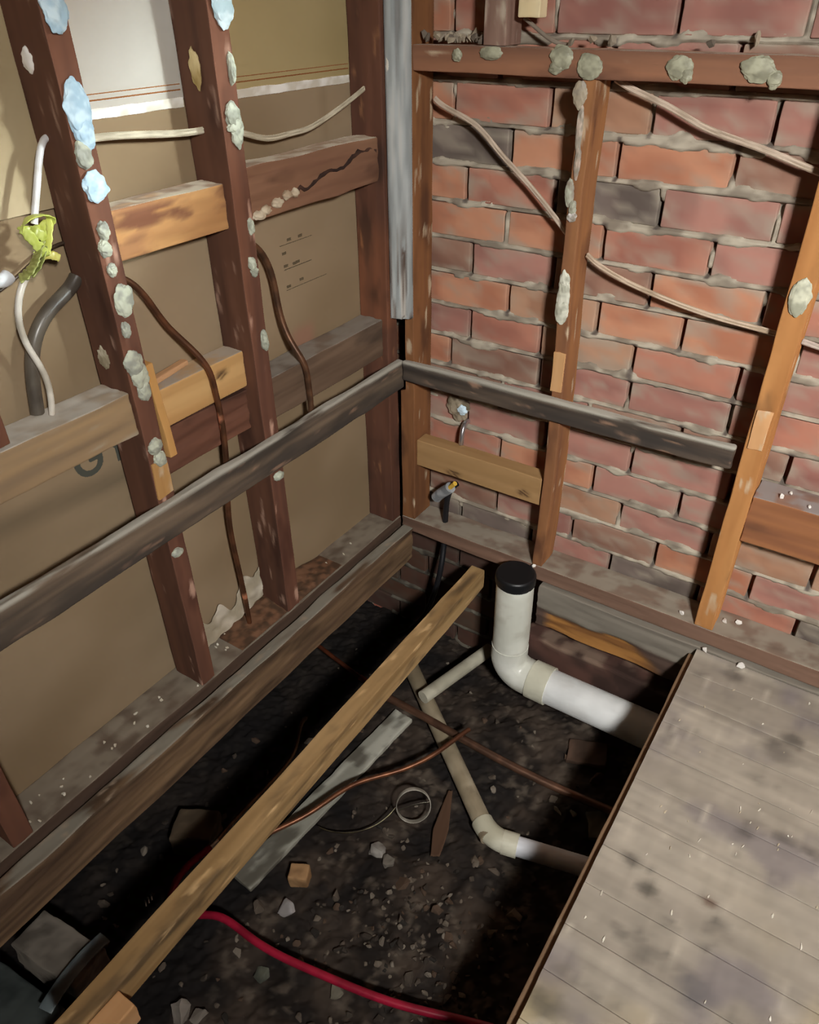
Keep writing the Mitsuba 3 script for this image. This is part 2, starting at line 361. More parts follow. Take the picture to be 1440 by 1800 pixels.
# floorboards: x from the cut edge to the far wall
labels['floor'] = {'label': 'worn grey floorboards cut off at the edge of the opened floor', 'category': 'floor', 'kind': 'structure'}
EDGE = .925
y = -.014; n = 0
while y > -3.3:
    y1 = max(y - .092, -3.3)
    near = y > -1.3
    x1 = 1.75 if near else 3.3
    lo, hi = (EDGE if y > -2.3 else -.1, y1 + .0005, -.021), (3.3, y - .0005, 0.0)
    if near:
        d = (.011, .0085, .021)
        V, F, N = gbox((lo[0], lo[1], lo[2]), (1.62, hi[1], hi[2]), d, r=.0016)
        col = wood_color(V, N, 0, 300 + n, base='#b3aa9a', dark='#938a7d', contrast=.6)
        fl = fb(V, (7, 7, 7), 41, 4)
        col = mixc(col, np.broadcast_to(lin('#bba878'), V.shape), ss(.48, .64, fb(V, (5, 5, 5), 43)) * .6 * ss(-.55, -.95, V[:, 1]))
        col = mixc(col, np.broadcast_to(lin('#7c7475'), V.shape), ss(.50, .66, fl) * .72)
        col = mixc(col, np.broadcast_to(lin('#4b4742'), V.shape), ss(.60, .78, fb(V, (15, 17, 15), 42, 4)) * .6)
        col = col * (1 + .38 * (fb(V, (30, 34, 30), 47, 4) - .5) + .30 * (fb(V, (55, 13, 30), 48, 3) - .5))[:, None]
        st = fb(V, (60, 11, 20), 44)
        col = mixc(col, np.broadcast_to(lin('#cfc6b4'), V.shape), ss(.66, .80, st) * .5)
        spots = ((1.19, -.185, .022, '#4a4540'), (1.03, -.70, .016, '#3d3b33'), (.985, -.66, .015, '#4d4842'), (1.155, -.83, .028, '#5d5a5c'), (1.135, -.66, .012, '#5f4436'), (1.03, -.06, .02, '#5c544d'), (.95, -.985, .028, '#4a4742'), (1.17, -.24, .03, '#6c655d'))
        for sx, sy, sr, sc in spots:
            q = np.hypot((V[:, 0] - sx) * .8, V[:, 1] - sy) / sr + (fb(V, 60, 45) - .5) * 1.2
            col = mixc(col, np.broadcast_to(lin(sc), V.shape), ss(1.5, .2, q) * .75)
        V = wobble(V, .0014, (8, 30, 30), n)
        k = key_of('floor__floorboard'); put(k, V, F, col, 'wood_skin')
        V2, F2, N2 = gbox((1.6205, lo[1], lo[2]), (3.3, hi[1], hi[2]), (.2, .05, .02), r=.001)
        put(key_of('floor__floorboard'), V2, F2, lin('#a39784'), 'wood_skin')
    else:
        V2, F2, N2 = gbox(lo, hi, (.2, .05, .02), r=.001)
        put(key_of('floor__floorboard'), V2, F2, lin('#a39784'), 'wood_skin')
    y, n = y1, n + 1

# left wall: backs of the lining sheets of the next room
labels['wall_left'] = {'label': 'buff backs of the lining sheets behind the left-hand studs', 'category': 'wall', 'kind': 'structure'}
SX = -.09
def sheet(y0, y1, z0, z1, x1, seed, base='#98846a', dark='#88745a', red=False):
    V, F, N = gbox((x1 - .011, y0, z0), (x1, y1, z1), (.02, .014, .014), r=.001)
    col = noisy(V, base, dark, (3, 3, 4), seed, .3, .7)
    col = col * (1 + .10 * (fb(V, (40, 5, 5), seed + 1) - .5))[:, None]
    if z1 < 1.2 and y1 < -.8:
        q = ss(.055, .015, np.abs(V[:, 2] - .615 + .10 * (V[:, 1] + .9)) + .03 * fb(V, (3, 4, 40), 69)) * .55
        col = mixc(col, np.broadcast_to(lin('#5c5242'), V.shape), q)
    if red:
        q = ss(.055, .02, np.abs(V[:, 1] + .275)) * ss(.05, .02, np.abs(V[:, 2] - .705))
        col = mixc(col, np.broadcast_to(lin('#9a6a5a'), V.shape), q * .55)
        q = ss(.02, .005, np.abs(V[:, 1] + .14 - .0 * V[:, 2])) * ss(1.10, 1.16, V[:, 2]) * .35
        col = mixc(col, np.broadcast_to(lin('#7d6a50'), V.shape), q)
    return V, F, col
for args, lab in (((-.815, .0, .045, 1.245, SX, 61, '#98846a', '#88745a', True), 'lower buff sheet with faint printed table'),
                  ((-.509, .0, 1.2452, 2.45, SX, 63, '#ac9a70', '#9c8a60'), 'upper yellowish sheet'), ((-.815, -.5092, 1.2452, 2.45, SX, 64, '#bdb8ae', '#b2aca0'), 'upper sheet with daylight painted in as a whitish colour'),  # paler copy of the yellowish sheet, daylight put into its colour
                  ((-2.2, -.8152, .045, 1.135, SX - .013, 65), 'lower buff sheet with dark stencilled letters'),
                  ((-2.2, -.8152, 1.118, 2.45, SX, 67, '#b3a283', '#a08d6c'), 'upper sheet that stops short above the junction box')):
    V, F, col = sheet(*args)
    part('wall_left', 'panel', V, F, col, 'mineral_skin', label=lab)
V, F, N = gbox((-.104, -3.3, .045), (-.093, -2.2, 2.45), (.02, .2, .2), r=.001)
part('wall_left', 'panel', V, F, lin('#a8977c'), 'mineral_skin')
# white plaster edge and brown lines along the joint of the sheets
for y0, y1 in ((-.785, -.535), (-.48, -.048)):
    V, F, N = gbox((SX - .002, y0, 1.232), (SX + .0035, y1, 1.2475), (.01, .006, .004), r=.0012)
    V = wobble(V, .004, (60, 30, 60), 3)
    part('wall_left', 'joint_edge', V, F, noisy(V, '#efece4', '#cfc8b8', 40, 5), 'mineral_skin', label='white plaster edge of the sheet')
    for zz, hh, cc in ((1.258, .0022, '#8a5a34'), (1.267, .0016, '#946640')):
        V, F, N = gbox((SX - .001, y0, zz), (SX + .0006, y1, zz + hh), (.01, .02, .004), r=.0003)
        part('wall_left', 'edge_line', V, F, lin(cc), 'mineral_skin')
scene['wall_left__added_sky_stop'] = mikit.ply(plain_box((-.52, -3.4, -.56), (-.48, .32, 2.47)), 'plaster_paint')  # unseen slab added behind the sheets to keep sky light out
# printing on the sheets: stencilled letters, a printed table
def letters(text, h, y0, z0, x, color, squash=1.0):
    m = meshkit.text_mesh(text, h, .0004, bold=True)
    v = np.array(m.vertices)
    return np.stack([np.full(len(v), x) + v[:, 2], y0 + v[:, 0] * squash, z0 + v[:, 1]], 1), np.array(m.faces)
V, F = letters('GYP', .068, -.930, .644, SX - .0129, None)
part('wall_left', 'print', V, F, lin('#4f5048'), 'mineral_skin', smooth=False, label='dark stencilled letters on the sheet')
tl = []
for y0, y1, zz, hh in ((-.325, -.215, .938, .0014), (-.318, -.222, .884, .0020), (-.318, -.172, .838, .0014)):
    tl.append(gbox((SX, y0, zz), (SX + .0004, y1, zz + hh), (.01, .05, .01), r=.0001)[:2])
for y0, zz in ((-.32, .918), (-.318, .890), (-.288, .889), (-.278, .890), (-.315, .843), (-.27, .848), (-.30, .944), (-.262, .944)):
    tl.append(gbox((SX, y0, zz), (SX + .0004, y0 + .014, zz + .006), (.01, .05, .01), r=.0001)[:2])
Vj, Fj, Cj = join([(v, f, lin('#5f5340')) for v, f in tl])
part('wall_left', 'print', Vj, Fj, Cj, 'mineral_skin', label='faint printed table on the sheet')

# ------------------------------------------------------------------ left wall framing
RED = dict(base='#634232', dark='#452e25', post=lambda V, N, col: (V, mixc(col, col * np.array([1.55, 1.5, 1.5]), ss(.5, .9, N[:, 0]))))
OLD = dict(base='#86593c', dark='#5a3b29')
def daub(parent, c, size, seed, flat, color='#b9bda9', c2='#94968a', label=None, name='glue_daub'):
    V, F = blob(c, np.asarray(size) * [1 if i_ == flat[0] else 1.12 for i_ in range(3)], seed, 4, .34, 1.7, flat)
    part(parent, name, V, F, noisy(V, color, c2, 60, seed), 'daub_skin', label=label)

k = s1 = timber('wall_stud', 'reddish stud with glue daubs painted daylight blue, leftmost full stud, beside the green tape bundle', 'wall stud', (SX + .001, -.836, .062), (0, -.795, 2.45), 2, 1, **RED, mold=.12, mold_col='#3c251d', scuff=.28, scuff_col='#a98a78')
BLUE, BLUE2 = '#c3d9e4', '#9fbccd'  # bluish daylight painted into the colour of the upper daubs
for z, sz, dy in ((1.385, .026, -.002), (1.262, .036, .0), (1.157, .020, -.002)):
    daub(k, (.004, -.815 + dy, z), (.0075, .0185, sz), int(z * 100), (0, 1), BLUE, BLUE2, 'glue daub painted daylight blue')
daub(k, (.004, -.814, 1.232), (.007, .015, .022), 31, (0, 1), BLUE, BLUE2, 'glue daub painted daylight blue')
for z, sz, sy in ((1.203, .02, .012), (1.092, .014, .009), (1.066, .013, .010), (.978, .026, .016), (.868, .022, .016), (.842, .02, .015), (.812, .017, .012), (.70, .014, .014), (.672, .014, .012), (.452, .009, .012), (1.03, .010, .008), (.93, .013, .008)):
    daub(k, (.002, -.818 + .006 * math.sin(z * 40), z), (.008, sy, sz), int(z * 1000) % 97, (0, 1))
V, F = blob((-.055, -.836, 1.323), (.012, .006, .016), 5, 2, .5, 3)
part(k, 'plaster_chunk', V, F, lin('#ded8cf'), 'mineral_skin', label='white plaster scrap')
V, F = blob((-.055, -.838, .872), (.012, .006, .02), 7, 3, .5, 3)
part(k, 'plaster_chunk', V, F, noisy(V, '#b5ab95', '#8b8069', 40, 2), 'mineral_skin', label='grey plaster scrap')

V, F, col = timber_mesh((-.004, -.835, .588), (.0035, -.797, .668), 2, 40, base='#c99e66', dark='#a57a48', scuff=.2, rough=.003, fine=.006)
part(k, 'bare_patch', V, F, col, 'wood_skin', label='pale bare patch')

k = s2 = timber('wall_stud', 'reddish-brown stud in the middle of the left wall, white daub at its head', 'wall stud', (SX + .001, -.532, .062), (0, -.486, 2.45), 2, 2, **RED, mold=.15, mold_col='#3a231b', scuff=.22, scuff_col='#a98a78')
daub(k, (.004, -.500, 1.385), (.008, .020, .030), 3, (0, 1), '#d5e6ea', '#aec6cc', 'glue daub painted daylight blue')  # same daylight tint, painted paler on this daub
for z, sz, sy in ((1.222, .020, .015), (1.192, .020, .012), (1.205, .014, .016), (.962, .012, .008), (.945, .008, .008), (.80, .02, .008), (.472, .010, .014), (1.29, .022, .006), (1.03, .014, .006)):
    daub(k, (.002, -.502 + .005 * math.sin(z * 50), z), (.009, sy, sz), int(z * 1000) % 91, (0, 1), '#c2c8b4', '#989c8c')
V, F = blob((-.045, -.534, 1.293), (.012, .005, .03), 9, 2, .5, 2)
part(k, 'paper_shred', V, F, noisy(V, '#cbb788', '#9a8352', 50, 4), 'mineral_skin', label='torn yellowish paper')

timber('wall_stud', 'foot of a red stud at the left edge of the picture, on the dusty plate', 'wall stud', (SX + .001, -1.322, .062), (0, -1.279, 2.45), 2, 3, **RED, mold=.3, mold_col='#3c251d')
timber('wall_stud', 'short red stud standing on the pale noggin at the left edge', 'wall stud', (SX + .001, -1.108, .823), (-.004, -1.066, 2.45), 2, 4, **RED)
timber('corner_stud', 'dark brown corner stud on the left wall, behind the grey corner strip', 'wall stud', (SX + .001, -.047, .062), (-.002, -.004, 2.45), 2, 5, base='#694535', dark='#472f26', mold=.2, mold_col='#33251f', scuff=.1, scuff_col='#8f6548',
       post=lambda V, N, col: (V, mixc(col, col * np.array([1.6, 1.45, 1.2]), ss(.98, .88, V[:, 2]) * ss(.66, .70, V[:, 2]) * .8)))

# noggins
timber('noggin', 'tan noggin with worn orange face, upper row beside the blue-daubed stud', 'noggin', (-.075, -.7945, 1.031), (-.018, -.5325, 1.112), 1, 11, base='#b4845a', dark='#7c523c', contrast=.75, mold=.25, mold_col='#5a3c2e', dust=1.0, dust_col='#d6cdb9', scuff=.5, scuff_col='#c4935c', rough=.003,
       post=lambda V, N, col: (V, mixc(col, noisy(V, '#c99a64', '#b48556', (10, 8, 40), 19), ss(.40, .52, fb(V, (12, 9, 22), 20, 4) + .25 * ss(.14, .03, np.abs(V[:, 1] + .63)) - .12) * .85 * (N[:, 0] > .5))))
k = timber('noggin', 'split upper noggin with plaster crumbs, beside the grey corner strip', 'noggin', (-.075, -.4855, 1.032), (-.016, -.0475, 1.128), 1, 12, base='#957056', dark='#745240', contrast=.55, dust=1.0, dust_col='#c9bfac', mold=.15, mold_col='#4a3125', rough=.005)
jag = np.cumsum(np.random.default_rng(6).normal(0, .0032, 26)); jag -= np.linspace(0, jag[-1], 26)
pth = np.stack([np.full(26, -.0152), np.linspace(-.335, -.056, 26), 1.060 + .040 * np.linspace(0, 1, 26) ** 1.2 + jag], 1)
V, F = sweep(pth, .0022, .0045, sides=10, ref=(1, 0, 0), vary=.45 + .9 * np.random.default_rng(7).random(26) * np.linspace(.6, 1.1, 26))
part(k, 'split', V, F, noisy(V, '#4a3228', '#2e211d', 30, 3), 'wood_skin', label='dark jagged split')
for yy, zz, ss_ in ((-.455, 1.040, .016), (-.435, 1.046, .013), (-.40, 1.053, .015), (-.37, 1.062, .012), (-.345, 1.062, .010)):
    V, F = blob((-.013, yy, zz), (.008, ss_, .009), int(-yy * 100), 2, .5, 2.6)
    part(k, 'plaster_crumb', V, F, noisy(V, '#cdbfa6', '#a8937a', 60, 2), 'mineral_skin')
timber('noggin', 'wide dusty noggin at the left edge, grey dust along its top', 'noggin', (-.085, -1.42, .732), (-.008, -.8365, .814), 1, 13, base='#a98d68', dark='#87725a', contrast=.6, dust=1.0, dust_col='#c2bcb0', scuff=.35, scuff_col='#9f9482', rough=.003)
timber('noggin', 'pale new pine noggin between the two middle studs of the left wall', 'noggin', (-.085, -.765, .703), (-.03, -.5325, .783), 1, 14, base='#cfa770', dark='#a97e4c', contrast=.45, dust=.8, dust_col='#aaa398', knots=((-.03, -.60, .755, .012),), rough=.0015)
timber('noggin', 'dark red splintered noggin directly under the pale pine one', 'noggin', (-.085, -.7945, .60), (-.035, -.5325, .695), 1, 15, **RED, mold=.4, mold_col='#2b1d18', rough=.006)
timber('noggin', 'dark stained noggin left of the corner, above the long batten', 'noggin', (-.088, -.4855, .600), (-.018, -.0475, .700), 1, 16, base='#7c6653', dark='#584638', contrast=.5, mold=.5, mold_col='#3b312b', dust=.8, dust_col='#8d867c', rough=.003)
k = thing('packer', 'thin pale packing strip nailed beside the blue-daubed stud', 'packing strip')
V, F, col = timber_mesh((-.03, -.7945, .655), (-.004, -.777, .852), 2, 17, base='#c99a5e', dark='#a8763f', rough=.002, r=.002, fine=.006)
put(k, V + np.stack([np.zeros(len(V)), .02 * ss(.86, .65, V[:, 2]), np.zeros(len(V))], 1) * .6, F, col, 'wood_skin')
k = thing('wood_offcut', 'small pale wood chip lying on the pine noggin', 'wood chip')
V, F, col = timber_mesh((-.06, -.755, .790), (-.04, -.67, .800), 1, 18, base='#cfa47a', dark='#a97d58', rough=.003, fine=.006)
put(k, V + np.stack([0 * V[:, 0], 0 * V[:, 0], .10 * (V[:, 1] + .755)], 1), F, col, 'wood_skin')

# long battens across the studs
def grey_batten(name, label, lo, hi, axis, seed, base='#7d6b58', dark='#554a40', **kw):
    def post(V, N, col):
        e = fb(V, (40, 8, 60) if axis == 1 else (8, 40, 60), seed + 7, 4)
        V = V + np.stack([0 * e, 0 * e, .007 * (e - .5)], 1)
        top = ss(hi[2] - .012, hi[2] - .003, V[:, 2])
        col = mixc(col, np.broadcast_to(lin('#a5a195'), V.shape), np.clip(top * 1.1 * ss(.28, .5, e), 0, .95))  # lit top edge painted into the batten colour
        return V, col
    return timber(name, label, 'batten', lo, hi, axis, seed, base=base, dark=dark, contrast=.7, mold=.8, mold_col='#302d2b', mold_scale=8, scuff=.3, scuff_col='#a1806a', rough=.003, r=.006, post=post, **kw)
grey_batten('batten', 'long grey weathered batten running along the left wall', (.0005, -2.0, .500), (.020, -.006, .582), 1, 21)
grey_batten('batten', 'short dark batten nailed across the brick wall studs', (.022, -.020, .527), (.888, -.0005, .585), 0, 22, base='#6d5e50', dark='#473d35')

# bottom plate and ledge of the left wall
def dusty(V, N, col):
    return wobble(V, .004, 60, 9), col
k = timber('bottom_plate', 'dusty bottom plate under the left wall studs', 'wall plate', (-.104, -2.2, .012), (0, -.004, .0605), 1, 31, base='#5f4b3d', dark='#46372e', contrast=.5, dust=1.0, dust_col='#857b6c', rough=.003)
rng = random.Random(8)
for q in range(34):
    yy = -1.28 + .62 * rng.random() if q < 26 else -.62 + .5 * rng.random()
    xx = -.08 + .07 * rng.random()
    V, F = rock((xx, yy, .063), (rng.uniform(.003, .008), rng.uniform(.003, .006), .003), q + 300)
    part(k, 'plaster_crumb', V, F, lin(rng.choice(['#d8d2c4', '#bdb4a2', '#c9c2b2'])), 'mineral_skin', smooth=False)
# sawdust drift beside the second stud
X, Y = np.meshgrid(np.linspace(-.086, -.003, 22), np.linspace(-.70, -.30, 90), indexing='ij')
P = np.stack([X.ravel(), Y.ravel(), 0 * X.ravel()], 1)
env = ss(-.70, -.62, P[:, 1]) * ss(-.30, -.40, P[:, 1]) * ss(-.003, -.02, P[:, 0])
P[:, 2] = .0632 + env * (.004 + .016 * fb(P, (40, 25, 1), 71, 3) * ss(-.02, -.08, P[:, 0]) + .006 * (fb(P, (120, 120, 1), 72, 2)))
P = P[(np.abs(P[:, 1] + .509) > -1)]
nn = 90
i, j = np.meshgrid(np.arange(21), np.arange(89), indexing='ij')
q4 = np.stack([i * nn + j, (i + 1) * nn + j, (i + 1) * nn + j + 1, i * nn + j + 1], -1).reshape(-1, 4)
F = np.vstack([q4[:, [0, 1, 2]], q4[:, [0, 2, 3]]])
sd = thing('sawdust', 'brown sawdust and splinters drifted on the left bottom plate', 'sawdust', kind='stuff')
put(sd, P, F, noisy(P, '#74543f', '#4f3c2e', (70, 70, 10), 73), 'mineral_skin')

def ledge_post(V, N, col):
    e = fb(V, (30, 7, 30), 33, 4)
    V = V + np.stack([.012 * (e - .5), 0 * e, .012 * (e - .5) * (V[:, 2] < 0)], 1)
    top = ss(.5, .9, N[:, 2])
    col = mixc(col, np.broadcast_to(lin('#8d897c'), V.shape), top * .8 * ss(.35, .55, e))
    col = mixc(col, np.broadcast_to(lin('#a08d78'), V.shape), top * ss(.60, .70, fb(V, (60, 30, 60), 34)) * .6)
    return V, col
timber('edge_joist', 'rough grey-topped joist along the foot of the left wall', 'floor joist', (.0085, -2.2, -.080), (.047, -.008, .038), 1, 32, base='#846a4e', dark='#5a4636', contrast=.6, mold=.35, mold_col='#36291f', rough=.004, r=.006, post=ledge_post)

# paper scrap behind the left studs
k = thing('paper_scrap', 'crumpled white paper stuck to the sheet above the sawdust', 'paper')
X, Y = np.meshgrid(np.linspace(0, 1, 40), np.linspace(0, 1, 24), indexing='ij')
yy = -.785 + .245 * X; zb = .066 + .03 * X; zt = .165 - .05 * X + .07 * ss(.55, .9, X) + .02 * np.sin(X * 19)
zz = zb + (zt - zb) * Y
P = np.stack([np.zeros(X.size), yy.ravel(), zz.ravel()], 1)
P[:, 0] = -.085 + .006 * (1 - Y.ravel()) + .012 * (fb(P, (1, 26, 30), 81, 3) - .3) + .005 * np.abs(np.sin(P[:, 1] * 70 + P[:, 2] * 60))
i, j = np.meshgrid(np.arange(39), np.arange(23), indexing='ij')
q4 = np.stack([i * 24 + j, (i + 1) * 24 + j, (i + 1) * 24 + j + 1, i * 24 + j + 1], -1).reshape(-1, 4)
put(k, P, np.vstack([q4[:, [0, 1, 2]], q4[:, [0, 2, 3]]]), noisy(P, '#cfc6b4', '#a59a84', 20, 82), 'mineral_skin')

# ------------------------------------------------------------------ right wall framing
def corner_post(V, N, col):
    m = (V[:, 0] < .023) & (V[:, 2] > .49) & (V[:, 2] < .712)
    V = V.copy(); V[:, 0] = np.where(m, np.maximum(V[:, 0], .020), V[:, 0])
    return V, col
timber('corner_stud', 'orange-brown corner stud on the brick wall, notched behind the corner', 'wall stud', (.001, .0015, .0605), (.047, .09, 2.45), 2, 41, base='#8c5f3c', dark='#69452d', contrast=.5, mold=.22, mold_col='#4a3023', scuff=.1, along=.008, post=corner_post)
# grey corner strip
k = thing('corner_strip', 'grey weathered corner strip standing in the corner of the two walls', 'corner strip')
n = 190
zs = np.linspace(.703, 2.45, n)
prof = []
for tt in np.linspace(0, 1, 15):
    px, py = .0475 * tt, -.034 * (1 - tt) - .0012
    o = .009 * math.sin(math.pi * tt) ** .6
    prof.append((px + o * .58, py - o * .81))
prof += [(.046, -.0012), (.001, -.0022), (.0, -.03)]
prof = np.array(prof); mS = len(prof)
V = np.zeros((n, mS, 3))
for i_, z_ in enumerate(zs):
    V[i_, :, :2] = prof; V[i_, :, 2] = z_
V = V.reshape(-1, 3)
g = fb(V, (160, 160, 5), 91, 3)
groove = ss(.62, .72, fb(V, (210, 210, 3.0), 92, 2))
lowz = ss(1.05, .80, V[:, 2])
V[:, :2] -= np.array([.58, -.81]) * ((.004 + .004 * lowz[:, None]) * groove[:, None])
V[:, 2] = np.where(V[:, 2] < .71, V[:, 2] + .014 * (fb(V, (170, 170, 1), 93, 2) - .5), V[:, 2])
col = noisy(V, '#a9adab', '#8b8f8e', (60, 60, 6), 94)
col = mixc(col, np.broadcast_to(lin('#5b4a40'), V.shape), np.clip(groove * (.35 + .6 * lowz) + ss(.52, .62, fb(V, (240, 240, 6), 96, 2)) * lowz * .75, 0, 1))
col = mixc(col, np.broadcast_to(lin('#c4bfb6'), V.shape), ss(.54, .68, g) * (.35 + .5 * lowz))
i, j = np.meshgrid(np.arange(n - 1), np.arange(mS), indexing='ij')
q4 = np.stack([i * mS + j, i * mS + (j + 1) % mS, (i + 1) * mS + (j + 1) % mS, (i + 1) * mS + j], -1).reshape(-1, 4)
F = np.vstack([q4[:, [0, 1, 2]], q4[:, [0, 2, 3]]])
c0 = np.arange(mS)
F = np.vstack([F, np.stack([np.zeros(mS - 2, int), c0[2:], c0[1:-1]], 1)])
put(k, V, F, col, 'wood_skin')
V, F = blob((.006, -.031, 1.268), (.005, .005, .03), 4, 3, .4, 2)
part(k, 'plaster_smear', V, F, lin('#cfc9bd'), 'mineral_skin', label='white plaster smear')

TR = dict(base='#96694f', dark='#71503f', contrast=.55)
k = timber('window_trimmer', 'horizontal brown trimmer with grey glue daubs across the brick wall near the top', 'trimmer', (.0475, .0, 1.2555), (1.75, .052, 1.3045), 0, 42, **TR, mold=.3, mold_col='#54382e', dust=.7, dust_col='#9a8f82', scuff=.1)
for x_, z_, sx, sz in ((.162, 1.288, .010, .010), (.241, 1.294, .022, .011), (.395, 1.290, .020, .020), (.385, 1.272, .012, .010), (.455, 1.276, .022, .020), (.625, 1.280, .020, .018), (.640, 1.270, .010, .012), (.760, 1.284, .026, .018), (.79, 1.268, .010, .012)):
    daub(k, (x_, -.003, z_), (sx, .006, sz), int(x_ * 1000) % 89, (1, -1), '#a5a48c', '#85836f')
rub = thing('mortar_rubble', 'crumbled mortar lying on top of the trimmer beside the corner', 'rubble', kind='stuff')
rng = random.Random(3); ms = []
for q in range(60):
    x_ = .06 + .15 * rng.random() if q < 44 else .28 + 1.2 * rng.random()
    hh_ = rng.uniform(.005, .011)
    V, F = rock((x_, .014 + .07 * rng.random(), 1.309), (rng.uniform(.006, .016), rng.uniform(.005, .012), hh_), q + 900)
    V[:, 2] += 1.3065 - V[:, 2].min() + .006 * rng.random() * (q % 3 == 0)
    ms.append((V, F, lin(rng.choice(['#8d8272', '#6c6257', '#a0937f']))))
put(rub, *join(ms), 'mineral_skin', smooth=False)
timber('window_stud', 'short greyish stud standing on the trimmer near the corner', 'wall stud', (.218, .004, 1.3055), (.268, .075, 2.45), 2, 43, base='#8f7466', dark='#6d5247', contrast=.5, scuff=.45, scuff_col='#bdb09d')
timber('hanging_batten', 'pale timber end hanging in view at the top edge, beside the short stud', 'batten', (.288, .010, 1.353), (.336, .045, 1.75), 2, 44, base='#e0cfa8', dark='#c9b284', contrast=.35)

k = timber('wall_stud', 'narrow stud with a white plaster daub, middle of the brick wall', 'wall stud', (.444, .0, .0605), (.474, .078, 1.2550), 2, 45, base='#9f6e45', dark='#765038', contrast=.5, mold=.18, mold_col='#4c2e24', scuff=.12,
           warp=lambda V: V + np.stack([.006 * np.sin((V[:, 2] - .06) * 5), 0 * V[:, 0], 0 * V[:, 0]], 1))
for z, sz, sx in ((.835, .036, .013), (.800, .030, .014), (.865, .022, .011)):
    daub(k, (.452, -.003, z), (sx, .007, sz), int(z * 1000) % 79, (1, -1), '#d0d0bf', '#aaaa98', 'white plaster daub')
for z, sz, sx, c in ((1.23, .022, .013, '#a0947f'), (1.17, .04, .006, '#b9a898'), (1.11, .03, .006, '#b09c8c'), (1.05, .025, .009, '#a9ab98'), (1.02, .014, .008, '#9fa08d'), (1.003, .010, .010, '#dcd8d2')):
    daub(k, (.446 + .006 * math.sin(z * 70), -.002, z), (sx, .005, sz), int(z * 1000) % 71, (1, -1), c, '#8d8476')
V, F, col = timber_mesh((.440, -.0045, .60), (.470, .0, .70), 2, 46, base='#cfa578', dark='#b58858', rough=.002, fine=.006)
part(k, 'bare_patch', V + [.004, 0, 0], F, col, 'wood_skin', label='pale bare patch')

k = timber('wall_stud', 'bright orange stud casting a dark shadow, third stud on the brick wall', 'wall stud', (.901, .0, .0605), (.946, .078, 1.2550), 2, 47, base='#bd8752', dark='#986437', contrast=.45, mold=.06, scuff=.08)
daub(k, (.925, -.003, .915), (.016, .006, .032), 6, (1, -1), '#c3c3ac', '#9c9c88', 'grey glue daub')
V, F, col = timber_mesh((.908, -.004, .585), (.940, .0, .675), 2, 48, base='#d0a070', dark='#a87a50', scuff=.5, rough=.004, fine=.006)
part(k, 'splintered_patch', V, F, col, 'wood_skin', label='pale splintered patch')
timber('wall_stud', 'stud on the brick wall beyond the right edge of the picture', 'wall stud', (1.36, .0, .0605), (1.405, .078, 1.2550), 2, 49, base='#b07a4b', dark='#8a5a38')

k = timber('noggin', 'clean pale noggin with a knot behind the tap pipe, low on the brick wall', 'noggin', (.0475, .012, .252), (.4435, .060, .336), 0, 51, base='#b08c61', dark='#927148', contrast=.4, knots=((.395, .012, .275, .013), (.175, .012, .262, .016)), rough=.001)
timber('noggin', 'brown noggin with a dusty grey top at the right edge, on the brick wall', 'noggin', (.9465, .003, .345), (1.3595, .09, .468), 0, 52, base='#a56f48', dark='#7d5138', contrast=.5, mold=.15, mold_col='#50382b', dust=1.0, dust_col='#968e8a')
for i_, (x_, y_, s_) in enumerate(((1.0, .03, .009), (1.015, .055, .007), (1.06, .02, .006))):
    kk = thing('plaster_chip', ('small white plaster chip on the dusty noggin at the right edge, largest of three', 'white plaster speck at the back of the dusty right-edge noggin', 'white plaster speck at the front lip of the dusty right-edge noggin')[i_], 'plaster chip')
    V, F = rock((x_, y_, .473), (s_, s_ * .7, s_ * .7), 40 + i_); put(kk, V, F, lin('#e2ded6'), 'mineral_skin', smooth=False)

timber('bottom_plate', 'dusty bottom plate under the brick wall studs', 'wall plate', (.0, .0, .011), (1.76, .098, .0600), 0, 53, base='#7f6353', dark='#5d473b', contrast=.5, dust=1.0, dust_col='#958b7c', rough=.003)
cp = ((.905, -.02, .0125, .010, 'white plaster chip on the floorboard corner at the foot of the bright stud'), (.862, .02, .066, .009, 'white plaster chip on the plate left of the bright stud'), (.965, .05, .066, .010, 'white plaster chip on the plate right of the bright stud'), (.995, .065, .066, .011, 'larger white plaster chip on the plate, second to the right of the bright stud'),
      (1.035, -.022, .008, .012, 'white plaster lump on the floorboards against the plate'), (.455, -.012, .066, .008, 'white plaster crumb at the foot of the narrow stud'))
for i_, (x_, y_, z_, s_, lab) in enumerate(cp):
    if i_ == 0: x_ = .945
    kk = thing('plaster_chip', lab, 'plaster chip')
    V, F = rock((x_, y_, z_), (s_, s_ * .75, s_ * .8), 60 + i_); put(kk, V, F, lin('#e2ded6'), 'mineral_skin', smooth=False)

# bearer beneath the right plate: grey upper half, fresh orange lower half
def bearer_post(V, N, col):
    e = fb(V, (10, 10, 40), 55, 4)
    h = V[:, 2] + .03 * (e - .5)
    fresh = ss(-.078, -.086, h) * ss(.50, .53, V[:, 0] + .02 * (e - .5)) * ss(.83, .76, V[:, 0] + (V[:, 2] + .1) * 1.2)
    grey = ss(-.082, -.070, h)
    col = mixc(col, np.broadcast_to(lin('#8a8478'), V.shape), grey * .75)
    col = mixc(col, noisy(V, '#a8763f', '#80562e', (6, 30, 60), 56), fresh * .95)
    V = V.copy(); V[:, 1] += .006 * fresh
    V[:, 2] += .018 * (e - .5) * (V[:, 2] < -.1)
    return V, col
timber('bearer', 'grey bearer with a fresh orange break, behind the white pipe', 'bearer', (.478, -.012, -.142), (1.76, .098, .0040), 0, 54, base='#5d4a40', dark='#40332d', contrast=.5, rough=.004, fine=.006, post=bearer_post)
k = thing('brick_footing', 'dark brown footing ledge low behind the white pipe', 'footing')
